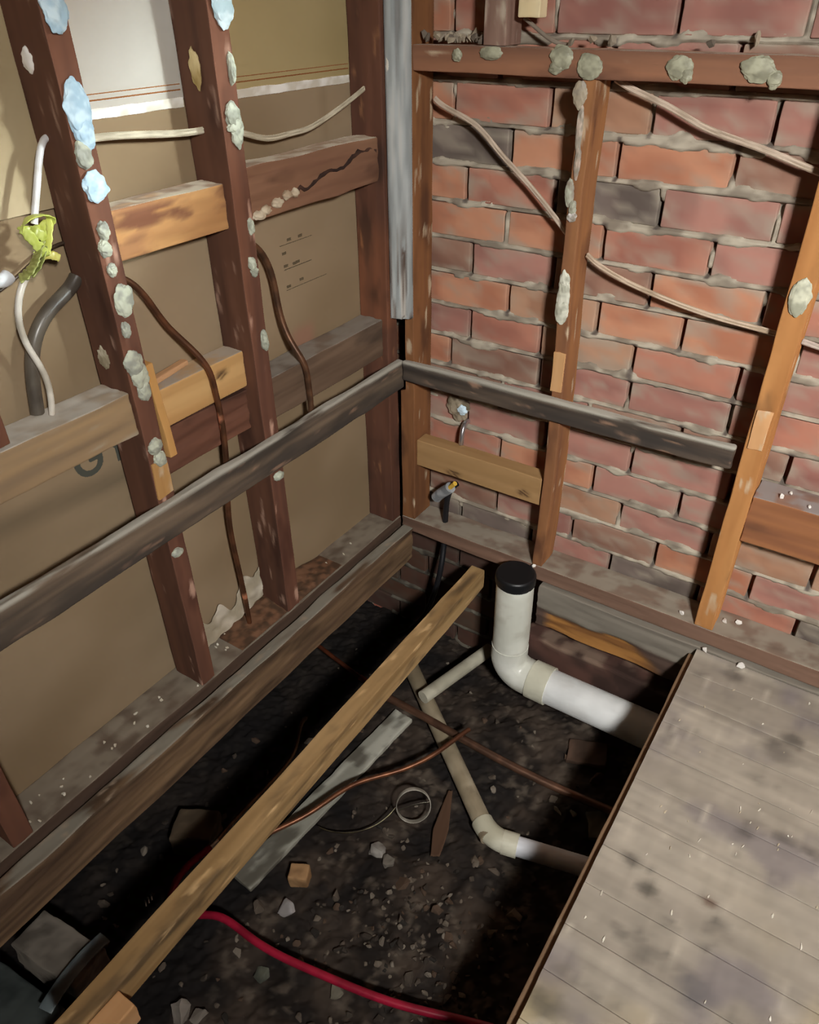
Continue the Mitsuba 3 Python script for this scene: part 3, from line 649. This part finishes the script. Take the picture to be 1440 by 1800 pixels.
V, F, N = gbox((.44, -.006, -.50), (1.2, .098, -.205), (.012, .012, .012), r=.01)
col = noisy(V, '#5a4038', '#3c2d28', 14, 57)
col = mixc(col, np.broadcast_to(lin('#8a7565'), V.shape), ss(-.222, -.208, V[:, 2]) * ss(.4, .6, fb(V, 20, 58)) * .7)
put(k, wobble(V, .012, 16, 6), F, col, 'mineral_skin')

# joist across the hole
jw = lambda V: V + np.stack([-.012 * (V[:, 1] + .7) , 0 * V[:, 0], 0 * V[:, 0]], 1)
k = timber('floor_joist', 'pale timber joist running across the opened floor', 'floor joist', (.264, -1.46, -.090), (.309, -.006, -.021), 1, 61, base='#b89769', dark='#8f7149', contrast=.55, mold=.36, mold_col='#43362a', mold_scale=14, scuff=.15, scuff_col='#d8b583', rough=.002, warp=jw)
V, F, col = timber_mesh((.318, -1.50, -.085), (.362, -1.36, -.028), 1, 62, base='#d3a576', dark='#b9895a', rough=.002)
k2 = thing('joist_block', 'short pale block nailed to the near end of the joist', 'timber block'); put(k2, V, F, col, 'wood_skin')
# joist under the cut floor edge
timber('edge_joist', 'dark brown joist whose lip shows along the cut floorboards', 'floor joist', (.909, -2.3, -.10), (.954, -.016, -.0215), 1, 63, base='#8f7358', dark='#6d5540', contrast=.5, scuff=.35)
timber('floor_joist', 'joist under the far floorboards', 'floor joist', (1.40, -3.2, -.12), (1.45, -.016, -.0215), 1, 64, base='#7a5f48', dark='#584433', along=.1, fine=.02)

# ------------------------------------------------------------------ pipes
PVC, PVC2 = '#dfe0d4', '#cfd0c3'
def pvc_col(V, seed, c1=PVC, c2=PVC2, dirt=.25, dirt_col='#8f8470'):
    col = noisy(V, c1, c2, 14, seed)
    return mixc(col, np.broadcast_to(lin(dirt_col), V.shape), ss(.56, .74, fb(V, 22, seed + 1, 4)) * dirt)
def tube_part(parent, name, pts, r, color_fn, mat, label=None, sides=36, step=.006, ref=(0, 1, 0), vary=None, cap=True):
    V, F = sweep(pts if isinstance(pts, np.ndarray) else spline(pts, step), r, sides=sides, ref=ref, vary=vary, cap=cap)
    return part(parent, name, V, F, color_fn(V), mat, label=label)
k = thing('drain_pipe', 'large white plastic drain pipe with a black cap, bending under the floor', 'pipe')
PX, PY, PZ, PR = .430, -.066, -.308, .0535
def arc(c, r, a0, a1, n=26):
    a = np.radians(np.linspace(a0, a1, n)); return np.stack([c[0] + r * np.cos(a), np.full(n, c[1]), c[2] + r * np.sin(a)], 1)
EX = .0
tube_part(k, 'riser', [(PX - .002, PY, .043), (PX, PY, -.10), (PX, PY, -.225)], PR, lambda V: pvc_col(V, 101), 'plastic_skin', ref=(0, 1, 0))
RB = .062
tube_part(k, 'elbow', np.vstack([[[PX, PY, -.205]], arc((PX + RB, PY, -.246), RB, 180, 270), [[PX + RB + .02, PY, PZ]]]), PR + .0014, lambda V: pvc_col(V, 102, '#e3e4da', '#d4d5c9'), 'plastic_skin')
tube_part(k, 'collar', [(PX + RB + .018, PY, PZ), (PX + RB + .078, PY, PZ)], PR + .0055, lambda V: pvc_col(V, 103, '#d8d6c2', '#c8c6b2'), 'plastic_skin', label='cream joint collar')
tube_part(k, 'run', [(PX + RB + .07, PY, PZ), (1.5, PY, PZ + .004)], PR, lambda V: pvc_col(V, 104, '#e6e8e6', '#d9dbd9', .12), 'plastic_skin')
capz = np.array([(PX - .002, PY, z_) for z_ in (.036, .039, .044, .050, .059, .064, .0665)])
V, F = sweep(capz, PR + .0035, sides=40, ref=(0, 1, 0), vary=[.96, 1.0, 1.0, 1.0, 1.0, .97, .90])
m_ = V[:, 2] < .040
V[:, 2] -= .004 * m_ * (np.cos(np.arctan2(V[:, 1] - PY, V[:, 0] - PX) - math.radians(-60)))
part(k, 'cap', V, F, lin('#17181a'), 'rubber_skin', label='black rubber cap')

k = thing('drain_pipe', 'thin white plastic waste pipe with a bend, lying on the earth', 'pipe')
SR, SZ = .0255, -.428
p0, p1, p2 = np.array([.10, -.115, SZ - .012]), np.array([.622, -.524, SZ]), np.array([1.25, -.365, SZ + .005])
tube_part(k, 'dirty_run', [tuple(p0), tuple(p1)], SR, lambda V: mixc(pvc_col(V, 111, '#b9ac92', '#94876f', .5, '#6f6250'), np.broadcast_to(lin('#75664f'), V.shape), ss(.45, .15, V[:, 0]) * .6), 'plastic_skin', label='dirt-stained length', sides=28, ref=(0, 0, 1))
d1, d2 = (p1 - p0) / np.linalg.norm(p1 - p0), (p2 - p1) / np.linalg.norm(p2 - p1)
ts = np.linspace(0, 1, 20)[:, None]
A, B = p1 - d1 * .05, p1 + d2 * .05
tube_part(k, 'elbow', (1 - ts) ** 2 * A + 2 * ts * (1 - ts) * p1 + ts ** 2 * B, SR + .004, lambda V: pvc_col(V, 112, '#d5d2bd', '#bdb9a2', .3), 'plastic_skin', sides=28, ref=(0, 0, 1))
tube_part(k, 'collar', [tuple(p1 + d2 * .035), tuple(p1 + d2 * .075)], SR + .0055, lambda V: pvc_col(V, 113, '#d5d2bd', '#c5c1aa', .2), 'plastic_skin', label='cream joint collar', sides=28, ref=(0, 0, 1))
tube_part(k, 'clean_run', [tuple(p1 + d2 * .07), tuple(p2)], SR, lambda V: pvc_col(V, 114, '#e6e8ec', '#d8dadf', .08), 'plastic_skin', label='clean white length', sides=28, ref=(0, 0, 1))

k = thing('old_pipe', 'grey-white old pipe stub lying between the tall pipe and the joist', 'pipe')
tube_part(k, 'pipe', [(.312, .045, -.388), (.240, -.252, -.383)], .021, lambda V: pvc_col(V, 121, '#c7c2ae', '#a9a490', .4, '#7a7160'), 'plastic_skin', sides=24, ref=(0, 0, 1))
k = thing('old_board', 'weathered white-grey board lying on the earth beneath the joist', 'board')
V, F, N = gbox((-.033, 0, -.008), (.033, .668, .008), (.006, .010, .006), r=.003)
col = noisy(V, '#bdbcae', '#98978a', (40, 6, 40), 122)
col = mixc(col, np.broadcast_to(lin('#4d473d'), V.shape), ss(.52, .66, fb(V, (26, 13, 26), 123, 4)) * .8)
V = wobble(V, .005, 30, 4); V[:, 1] += np.where(V[:, 1] > .64, .03 * (fb(V, (60, 1, 1), 5) - .5), 0)
an = math.atan2(.05, .665)
ca, sa = math.cos(an), math.sin(an)
V = np.stack([.146 + V[:, 0] * ca + V[:, 1] * sa, -.96 - V[:, 0] * sa + V[:, 1] * ca, -.462 + V[:, 2] + .012 * V[:, 1]], 1)
put(k, V, F, col, 'wood_skin')

def cop(V, seed, c1='#8a5236', c2='#6b4230', bright=()):
    col = noisy(V, c1, c2, 30, seed)
    for p, r in bright:
        col = mixc(col, np.broadcast_to(lin('#f0a27c'), V.shape), ss(r, r * .6, np.linalg.norm(V - np.asarray(p), axis=1)))  # pinkish highlights of the copper painted on as spots
    return col
k = thing('copper_pipe', 'brown rusty pipe crossing the earth toward the cut floor edge', 'pipe')
tube_part(k, 'pipe', [(.10, -.30, -.402), (.271, -.312, -.385), (.413, -.319, -.384), (.63, -.316, -.395), (.869, -.296, -.398), (1.2, -.27, -.40)], .0115, lambda V: noisy(V, '#7e5c49', '#5f4638', 26, 131), 'copper_skin', sides=18)
k = thing('copper_pipe', 'thin copper tube arcing under the joist from the rusty pipe', 'pipe')
tube_part(k, 'pipe', [(.427, -.295, -.362), (.41, -.35, -.362), (.385, -.42, -.368), (.326, -.514, -.38), (.248, -.619, -.38), (.2, -.743, -.388), (.155, -.82, -.40), (.10, -.92, -.42)], .0068, lambda V: noisy(V, '#8f5e42', '#6f4834', 30, 132), 'copper_skin', sides=14)
k = thing('copper_pipe', 'thin brown tube left of the joist, ending at the red pipe', 'pipe')
tube_part(k, 'pipe', [(-.02, -.50, -.40), (.012, -.568, -.38), (.045, -.63, -.378), (.055, -.70, -.378), (.053, -.899, -.38), (.056, -.945, -.38)], .006, lambda V: noisy(V, '#7f644c', '#5d4836', 30, 133), 'copper_skin', sides=14)
tube_part(k, 'ferrule', [(.056, -.938, -.38), (.055, -.962, -.38)], .009, lambda V: np.broadcast_to(lin('#d8d2c4'), V.shape), 'metal_skin', label='bright metal ferrule', sides=16)
k = thing('copper_pipe', 'short copper tube running out from under the left wall', 'pipe')
tube_part(k, 'pipe', [(-.168, -.257, -.38), (-.06, -.277, -.38), (.048, -.295, -.382), (.12, -.302, -.39)], .0068, lambda V: cop(V, 134, '#8a4a30', '#6a3a28'), 'copper_skin', sides=14)
tube_part(k, 'joint', [(.030, -.292, -.382), (.060, -.297, -.383)], .0098, lambda V: cop(V, 135, '#a85a3c', '#8a4a32'), 'copper_skin', sides=16)

k = thing('red_pipe', 'crimson plastic water pipe snaking under the joist to the bottom edge', 'pipe')
tube_part(k, 'pipe', [(.055, -.958, -.38), (.045, -1.01, -.382), (.045, -1.07, -.39), (.075, -1.115, -.40), (.135, -1.105, -.392), (.193, -1.077, -.38), (.296, -1.071, -.374), (.474, -1.044, -.376), (.655, -.997, -.38), (.804, -.941, -.38), (.95, -.90, -.39)], .0088, lambda V: noisy(V, '#a31c37', '#85162c', 20, 141), 'plastic_skin', sides=18, ref=(0, 0, 1))

k = thing('black_hose', 'black hose rising through the plate to the brass tap fitting', 'hose')
tube_part(k, 'hose', [(.163, .052, .205), (.150, .048, .188), (.136, .046, .150), (.131, .046, .10), (.130, .044, .05), (.135, .03, -.03), (.142, .004, -.09), (.125, -.004, -.194), (.07, -.01, -.346), (.0, -.03, -.43)], .0088, lambda V: np.broadcast_to(lin('#1b1b1e'), V.shape), 'rubber_skin', sides=18)
ka = thing('tap_fitting', 'grey tape-wrapped brass tap fitting sticking up before the pale noggin', 'pipe fitting')
tube_part(ka, 'tape_wrap', [(.100, .040, .140), (.118, .036, .163), (.140, .030, .186), (.156, .026, .203)], .0165, lambda V: noisy(V, '#a9adb0', '#7d8184', 60, 151), 'daub_skin', sides=20, vary=None, label='crinkled grey tape')
tube_part(ka, 'brass_tail', [(.152, .026, .199), (.176, .018, .228)], .0068, lambda V: np.broadcast_to(lin('#e0b548'), V.shape), 'daub_skin', sides=14, label='brass tail')
kb = thing('wall_pipe', 'shiny pipe stub poking out of the brick wall above the pale noggin', 'pipe')
tube_part(kb, 'pipe', [(.168, .095, .395), (.168, .070, .385), (.170, .058, .36), (.170, .056, .338)], .0075, lambda V: np.broadcast_to(lin('#c9c6c8'), V.shape), 'metal_skin', sides=16)
kc = thing('foil_patch', 'bright bluish foil patch on the mortar above the pipe stub', 'foil')
V, F = blob((.153, .086, .428), (.016, .007, .015), 11, 3, .5, 2.2)
put(kc, V, F, lin('#cfe6f2'), 'daub_skin')
kd = thing('mortar_lump', 'rough grey mortar lump around the pipe stub on the brick wall', 'mortar')
V, F = blob((.135, .094, .430), (.034, .012, .040), 12, 4, .45, 2.2)
put(kd, V, F, noisy(V, '#a0947f', '#6f6553', 50, 152), 'mineral_skin')

# copper tubes in the left wall
k = thing('copper_tube', 'long thin copper tube running down between the two middle left studs', 'pipe')
bp = ((-.062, -.634, .662), .020)
tube_part(k, 'tube', [(-.062, -.7945, .995), (-.062, -.761, .99), (-.061, -.726, .955), (-.056, -.691, .885), (-.034, -.660, .83), (-.018, -.642, .785), (-.0185, -.634, .74), (-.020, -.630, .70), (-.024, -.628, .60), (-.034, -.632, .50), (-.046, -.634, .40), (-.05, -.628, .25), (-.05, -.624, .14), (-.05, -.624, .064)], .0062, lambda V: cop(V, 161, '#7b5138', '#5f402e', (((-.028, -.631, .672), .016), ((-.028, -.631, .65), .009), ((-.05, -.624, .165), .012))), 'copper_skin', sides=14, ref=(1, 0, 0))
k = thing('copper_tube', 'thin copper tube hugging the right side of the second left stud', 'pipe')
tube_part(k, 'tube', [(-.06, -.4855, 1.00), (-.06, -.455, .985), (-.06, -.42, .958), (-.059, -.39, .89), (-.056, -.384, .82), (-.034, -.380, .75), (-.009, -.370, .695), (-.008, -.364, .65), (-.008, -.362, .585), (-.014, -.362, .53)], .0072, lambda V: cop(V, 162, '#7d5a42', '#5c4434', (((-.03, -.376, .705), .010), ((-.02, -.370, .683), .008))), 'copper_skin', sides=14, ref=(1, 0, 0))

# cables and conduit
def cable(name, label, pts, ra, rb, ref, c1, c2, seed, cat='cable', ribs=True):
    k = thing(name, label, cat)
    V, F = sweep(spline(pts, .006), ra, rb, sides=20, ref=ref)
    a = np.arange(20) * 2 * np.pi / 20
    col = noisy(V, c1, c2, 24, seed)
    put(k, V, F, col, 'plastic_skin')
    if ribs:
        for s_ in (-.45, .45):
            V2, F2 = sweep(spline(np.asarray(pts) + np.asarray(ref) * ra * s_ , .012), ra * .42, rb * 1.18, sides=10, ref=ref)
            part(k, 'core_rib', V2, F2, noisy(V2, c1, c2, 24, seed + 1), 'plastic_skin')
    return k
WC1, WC2 = '#cfc6ae', '#a99f88'
cable('flat_cable', 'flat off-white cable spanning the gap between the two middle left studs', [(-.05, -.80, 1.212), (-.05, -.761, 1.213), (-.05, -.645, 1.204), (-.05, -.5335, 1.197)], .0058, .0028, (0, 0, 1), WC1, WC2, 171)
cable('flat_cable', 'wavy off-white cable from the second left stud to the corner stud', [(-.05, -.485, 1.185), (-.05, -.431, 1.179), (-.05, -.37, 1.163), (-.05, -.302, 1.163), (-.05, -.249, 1.165), (-.05, -.191, 1.177), (-.05, -.11, 1.20), (-.048, -.048, 1.222)], .0055, .0028, (0, 0, 1), WC1, WC2, 172)
GC1, GC2 = '#c2b09d', '#a08e7b'
cable('flat_cable', 'grey-brown flat cable running diagonally from the corner stud to the narrow brick-wall stud', [(.075, .05, 1.20), (.087, .05, 1.192), (.173, .05, 1.158), (.248, .05, 1.101), (.322, .05, 1.044), (.398, .05, .977), (.4435, .05, .935)], .0062, .003, (.6, 0, .8), GC1, GC2, 173)
cable('flat_cable', 'flat cable slanting from the trimmer to the bright stud, highest on the right brick panel', [(.490, .05, 1.254), (.511, .05, 1.244), (.607, .05, 1.21), (.666, .05, 1.185), (.776, .05, 1.156), (.865, .05, 1.131), (.8995, .05, 1.121)], .0062, .003, (0, 0, 1), GC1, GC2, 174)
cable('flat_cable', 'lower flat cable slanting across the right brick panel to the bright stud', [(.4755, .05, .915), (.494, .05, .903), (.585, .05, .868), (.676, .05, .847), (.775, .05, .831), (.868, .05, .823), (.8995, .05, .820)], .0062, .003, (0, 0, 1), '#c6b29c', '#a5917a', 175)
cable('flat_cable', 'stub of flat cable leaving the bright stud at the right edge', [(.9465, .05, .815), (.979, .05, .81), (1.1, .05, .80), (1.3595, .05, .79)], .0062, .003, (0, 0, 1), '#b9aba0', '#94867a', 176)
cable('flat_cable', 'thin grey cable hanging from the pale timber end onto the trimmer', [(.285, .048, 1.352), (.31, .048, 1.337), (.335, .048, 1.322), (.386, .046, 1.3085)], .004, .003, (0, 0, 1), '#9a8e80', '#7b7063', 177, ribs=False)
cable('round_cable', 'white cable coming out of the left stud into the green tape bundle', [(-.06, -.8365, 1.222), (-.055, -.845, 1.220), (-.048, -.862, 1.203), (-.043, -.880, 1.170), (-.04, -.898, 1.133), (-.04, -.905, 1.115)], .0052, .0052, (1, 0, 0), '#d9d8d8', '#b9b3ac', 178, ribs=False)
cable('round_cable', 'white cable curving down from the green tape bundle behind the dusty noggin', [(-.04, -.912, 1.085), (-.04, -.916, 1.07), (-.04, -.944, 1.043), (-.042, -.969, 1.001), (-.05, -.968, .941), (-.05, -.955, .887), (-.05, -.960, .828), (-.05, -.963, .816)], .0052, .0052, (1, 0, 0), '#d6d0c4', '#b0a899', 179, ribs=False)
cable('conduit', 'dark grey flexible conduit curving behind the white cable', [(-.075, -.8365, 1.012), (-.075, -.85, 1.0), (-.075, -.894, .977), (-.075, -.935, .942), (-.078, -.957, .891), (-.078, -.968, .84), (-.078, -.972, .8145)], .0115, .0115, (1, 0, 0), '#5d564c', '#463f38', 180, 'conduit', ribs=False)
cable('round_cable', 'white sagging tube at the left edge below the green tape bundle', [(-.075, -1.02, 1.08), (-.073, -.985, 1.052), (-.072, -.965, 1.040), (-.075, -.95, 1.043)], .011, .011, (1, 0, 0), '#dfe2e6', '#c2c4c6', 181, ribs=False)
cable('round_cable', 'thin dark wire crossing the sheet from the left edge to the blue-daubed stud', [(-.086, -.8365, 1.065), (-.086, -.87, 1.06), (-.086, -.93, 1.035), (-.086, -1.0, 1.012), (-.086, -1.06, 1.0)], .0028, .0028, (1, 0, 0), '#4a3a2e', '#33281f', 182, ribs=False)
# green-yellow tape bundle
k = thing('tape_bundle', 'crumpled yellow-green insulation tape bundle on the white cable', 'insulation tape')
loops = [([(-.040, -.925, 1.112), (-.030, -.908, 1.128), (-.034, -.880, 1.118), (-.044, -.900, 1.102), (-.040, -.925, 1.112)], .009, .0016, (0, .3, 1), '#b9c255'),
         ([(-.036, -.926, 1.116), (-.028, -.918, 1.090), (-.030, -.908, 1.070), (-.042, -.915, 1.078)], .008, .0014, (.5, .8, .2), '#a9b450'),
         ([(-.034, -.884, 1.118), (-.028, -.893, 1.098), (-.032, -.903, 1.074)], .0055, .0014, (.6, .6, .3), '#c3c85e'),
         ([(-.042, -.914, 1.108), (-.030, -.905, 1.100), (-.036, -.898, 1.088), (-.044, -.908, 1.080)], .008, .0015, (.2, .5, .8), '#9aa346'),
         ([(-.038, -.908, 1.084), (-.032, -.922, 1.070), (-.036, -.938, 1.052), (-.044, -.950, 1.044)], .0135, .003, (.3, .6, .7), '#7c8140'),
         ([(-.036, -.903, 1.078), (-.032, -.917, 1.060), (-.040, -.930, 1.046)], .011, .0022, (.2, .4, .9), '#6d7238'),
         ([(-.038, -.906, 1.068), (-.032, -.893, 1.066), (-.034, -.884, 1.060)], .006, .002, (0, .2, 1), '#a89b4a')]
for i_, (pts, ra, rb, ref, c_) in enumerate(loops):
    pp_ = spline(pts, .003)
    V, F = sweep(pp_, ra, rb, sides=12, ref=ref, vary=.75 + .5 * np.random.default_rng(i_).random(len(pp_)))
    e = (np.abs(fb(V, 160, 30 + i_) - .5) * 4).clip(0, 1)
    part(k, 'tape_wrap', V, F, mixc(np.broadcast_to(lin(c_), V.shape), np.broadcast_to(lin('#d3d98a'), V.shape), e * .5), 'plastic_skin')

# metal hanger ring with a strap
k = thing('strap_ring', 'thin metal strap ring standing on the earth beside the waste pipe', 'pipe clip')
a = np.linspace(0, 2 * np.pi, 61)
rc = np.array([.412, -.568, -.402]); e1 = np.array([.78, .62, 0]); e2 = np.array([-.30, .38, .87]); e2 /= np.linalg.norm(e2); e1 -= e2 * (e1 @ e2); e1 /= np.linalg.norm(e1)
ring = rc + .046 * (np.cos(a)[:, None] * e1 + np.sin(a)[:, None] * e2)
V, F = sweep(ring, .010, .0016, sides=10, ref=tuple(np.cross(e1, e2)), cap=False)
part(k, 'ring', V, F, noisy(V, '#b9b4a8', '#8d887c', 40, 191), 'daub_skin')
V, F = sweep(spline([rc - .04 * e1 - .012 * e2, rc, rc + .044 * e1 + .004 * e2]), .0035, .0012, sides=8, ref=(0, 0, 1))
part(k, 'crossbar', V, F, lin('#6d685c'), 'metal_skin')
V, F = sweep(spline([rc - .046 * e1, (.352, -.66, -.425), (.29, -.72, -.435), (.225, -.745, -.43)]), .003, .0015, sides=8, ref=(0, 0, 1))
part(k, 'strap', V, F, noisy(V, '#8a7f60', '#5a5344', 30, 192), 'metal_skin', label='dull bent strap')

# ------------------------------------------------------------------ debris on the earth
def stone(name, label, cat, x, y, size, col, seed, dz=0.3, rot=None, group=None):
    k = thing(name, label, cat, group)
    z = float(ground_z(np.array([[x, y, 0.]]))[0]) + size[2] * dz
    V, F = rock((x, y, z), size, seed, rot)
    m = trimesh.Trimesh(V, F, process=True).subdivide().subdivide()
    V2 = np.array(m.vertices); V2 = wobble(V2, min(size) * .25, 1.2 / min(size), seed)
    put(k, V2, np.array(m.faces), noisy(V2, col[0], col[1], .5 / min(size), seed), 'mineral_skin', smooth=False)
    return k
def slab(name, label, cat, c, half, col, seed, rot=0.0, tilt=0.0):
    k = thing(name, label, cat)
    h = np.asarray(half)
    V, F, N = gbox(-h, h, (.012, .012, .012), r=.006)
    col_ = noisy(V, col[0], col[1], 30, seed)
    V = wobble(V, .010, 26, seed)
    V[:, 2] += V[:, 0] * tilt
    ca, sa = math.cos(rot), math.sin(rot)
    V = np.stack([V[:, 0] * ca - V[:, 1] * sa, V[:, 0] * sa + V[:, 1] * ca, V[:, 2]], 1) + np.asarray(c)
    put(k, V, F, col_, 'mineral_skin')
    return k
slab('brick_piece', 'tan brick piece lying on the earth just right of the joist', 'brick', (.262, -.868, -.452), (.026, .022, .022), ('#b08a62', '#8d6b4a'), 201, .5)
stone('rubble_lump', 'white lump of plaster beside the tan brick piece', 'rubble', .283, -.945, (.028, .026, .022), ('#b9b4b2', '#8d8885'), 202)
stone('rubble_lump', 'grey-white lump of rubble below the metal strap ring', 'rubble', .385, -.70, (.034, .026, .02), ('#a19c94', '#77716a'), 203)
stone('rubble_lump', 'greyish lump next to the white one below the strap ring', 'rubble', .43, -.715, (.022, .02, .018), ('#918a80', '#6c665d'), 204)
slab('footing_block', 'rough grey block at the lower left under the left wall', 'block', (.0, -1.338, -.345), (.098, .045, .055), ('#857d72', '#625b52'), 205, .1)
slab('footing_block', 'dark teal-grey block at the bottom left corner, under the rough grey one', 'block', (-.01, -1.458, -.39), (.105, .05, .055), ('#4d5350', '#363b3a'), 206, .1)
slab('timber_block', 'dim brown timber block in the dark between the left wall and the joist', 'timber block', (-.035, -.935, -.43), (.055, .045, .04), ('#5f5140', '#473c30'), 218, .5)
k = thing('bent_strip', 'pale blue-grey bent strip lying over the blocks at the lower left', 'strip')
V, F = sweep(spline([(.074, -1.27, -.280), (.078, -1.34, -.270), (.093, -1.43, -.278)]), .017, .003, sides=12, ref=(1, .1, 0))
put(k, V, F, noisy(V, '#93a0a1', '#727d7f', 30, 207), 'plastic_skin')
stone('rubble_lump', 'pale lump at the bottom edge beside the joist end', 'rubble', .245, -1.25, (.03, .026, .024), ('#9a9187', '#7b736a'), 208, .8)
stone('rubble_lump', 'smaller pale lump at the bottom edge right of the joist end', 'rubble', .285, -1.235, (.022, .02, .02), ('#8a8278', '#6c655d'), 209, .8)
stone('rubble_lump', 'greenish-grey lump beside the red pipe', 'rubble', .335, -1.09, (.028, .022, .018), ('#6f7264', '#50534a'), 210)
stone('rubble_lump', 'pale lump under the middle of the red pipe at the bottom', 'rubble', .50, -1.02, (.028, .024, .018), ('#7d7768', '#5d584c'), 211)
slab('slate_piece', 'dark flat slab behind the rusty pipe, under the white drain pipe', 'slab', (.735, -.145, -.415), (.055, .04, .008), ('#5c483c', '#46382f'), 212, .3, .15)
stone('rubble_lump', 'dark red lump behind the rusty pipe near the cut floor edge', 'rubble', .79, -.20, (.03, .024, .02), ('#604a3e', '#44352d'), 213)
slab('stone_piece', 'flat grey stone by the cut floor edge, in front of the rusty pipe', 'stone', (.845, -.335, -.428), (.026, .04, .007), ('#5f5a50', '#474339'), 214, .5, .2)
stone('rubble_lump', 'small pale pebble in front of the rusty pipe', 'rubble', .735, -.34, (.008, .018, .008), ('#8d8576', '#6d6659'), 215, .6)
stone('rubble_lump', 'round pale pebble touching the rusty pipe', 'rubble', .775, -.325, (.014, .012, .01), ('#857d6e', '#655e52'), 216, .6)
k = thing('wood_chip', 'brown wedge of wood standing between the strap ring and the waste pipe', 'wood chip')
V, F, col = timber_mesh((-.020, -.10, -.004), (.020, .10, .004), 1, 217, base='#6d5240', dark='#4b382c', rough=.006, fine=.008)
V[:, 0] *= 1.15 - .8 * np.abs(V[:, 1] + .02) / .12
ca, sa = math.cos(.33), math.sin(.33)
V = np.stack([.489 + V[:, 0] * ca - V[:, 1] * sa, -.541 + V[:, 0] * sa + V[:, 1] * ca, -.45 + V[:, 2] + V[:, 0] * .5], 1)
put(k, V, F, col, 'wood_skin')
k = thing('spring_clip', 'small shiny ribbed clip in the dark left of the joist', 'clip')
for i_ in range(3):
    V, F = sweep(spline([(.0, -1.118 - .009 * i_, -.42), (.008, -1.121 - .009 * i_, -.413), (.016, -1.126 - .009 * i_, -.416)]), .0025, sides=8)
    part(k, 'rib', V, F, lin('#d5d9da'), 'metal_skin')
# uncountable small rubble
SEGS = [(.10, -.115, .622, -.524), (.622, -.524, 1.25, -.365), (.43, -.066, 1.2, -.066), (.17, -.96, .245, -.265), (.735, -.145, .735, -.145), (.262, -.868, .262, -.868), (.283, -.945, .283, -.945),
        (.385, -.70, .43, -.715), (-.05, -1.34, .10, -1.32), (-.09, -1.44, .08, -1.43), (.485, -.60, .485, -.60), (.845, -.335, .845, -.335), (.335, -1.09, .335, -1.09), (.50, -1.02, .50, -1.02), (.79, -.20, .79, -.20), (-.09, -.96, .02, -.91)]
def seg_d(x, y, x0, y0, x1, y1):
    L = (x1 - x0) ** 2 + (y1 - y0) ** 2
    t = 0 if L == 0 else max(0, min(1, ((x - x0) * (x1 - x0) + (y - y0) * (y1 - y0)) / L))
    return math.hypot(x - x0 - t * (x1 - x0), y - y0 - t * (y1 - y0))
rng = random.Random(77); ms = []
npr = np.random.default_rng(77)
for q in range(620):
    if q < 380: x_, y_ = rng.gauss(.55, .17), rng.gauss(-.83, .16)
    else: x_, y_ = rng.uniform(-.15, .92), rng.uniform(-1.4, -.02)
    if not (-.2 < x_ < .98 and -1.5 < y_ < .06): continue
    if min(seg_d(x_, y_, *sg) for sg in SEGS) < .055: continue
    s_ = min(.022, .0045 * math.exp(abs(rng.gauss(0, .62))))
    z_ = float(ground_z(np.array([[x_, y_, 0.]]))[0])
    V, F = rock((x_, y_, z_ + s_ * .25), (s_ * rng.uniform(.8, 1.5), s_ * rng.uniform(.8, 1.3), s_ * .7), 1000 + q)
    c = lin(rng.choice(['#5c5248', '#4b433b', '#6e6458', '#3d3630', '#544438', '#332f2b', '#7b7266']))
    ms.append((V, F, c))
k = thing('loose_rubble', 'small stones, crumbs and dirt clods strewn over the dark earth', 'rubble', kind='stuff')
put(k, *join(ms), 'mineral_skin', smooth=False)
# small shavings on the floorboards
rng = random.Random(12)
fl = thing('floor_crumbs', 'tiny pale plaster crumbs and splinters scattered over the floorboards', 'crumbs', kind='stuff')
ms = []
for q in range(70):
    V, F = rock((rng.uniform(.95, 1.4), rng.uniform(-1.1, -.03), .002), (rng.uniform(.0012, .0024), rng.uniform(.002, .009), .0016), 4000 + q, rng.uniform(-.5, .3))
    ms.append((V, F, lin(rng.choice(['#d9d3c4', '#c3b79f', '#efeade']))))
put(fl, *join(ms), 'mineral_skin', smooth=False)

# repeats of a kind carry one group
GROUPS = {'wall_stud': 'studs of the two stripped walls', 'corner_stud': 'corner studs', 'noggin': 'noggins between the studs', 'batten': 'grey battens nailed across the studs', 'bottom_plate': 'bottom plates of the two walls',
          'edge_joist': 'joists at the edges of the opening', 'floor_joist': 'floor joists', 'plaster_chip': 'white plaster chips along the brick wall', 'flat_cable': 'flat cables between the studs', 'round_cable': 'round cables at the left edge',
          'copper_tube': 'copper tubes in the left wall', 'copper_pipe': 'small pipes under the floor', 'drain_pipe': 'white plastic drain pipes', 'rubble_lump': 'lumps of rubble on the earth', 'footing_block': 'blocks at the lower left'}
for k_ in labels:
    base = k_[:-4] if k_[-4:-3] == '_' and k_[-3:].isdigit() else k_
    if base in GROUPS and '__' not in k_ and used.get(base, 0) > 0:
        labels[k_]['group'] = GROUPS[base]
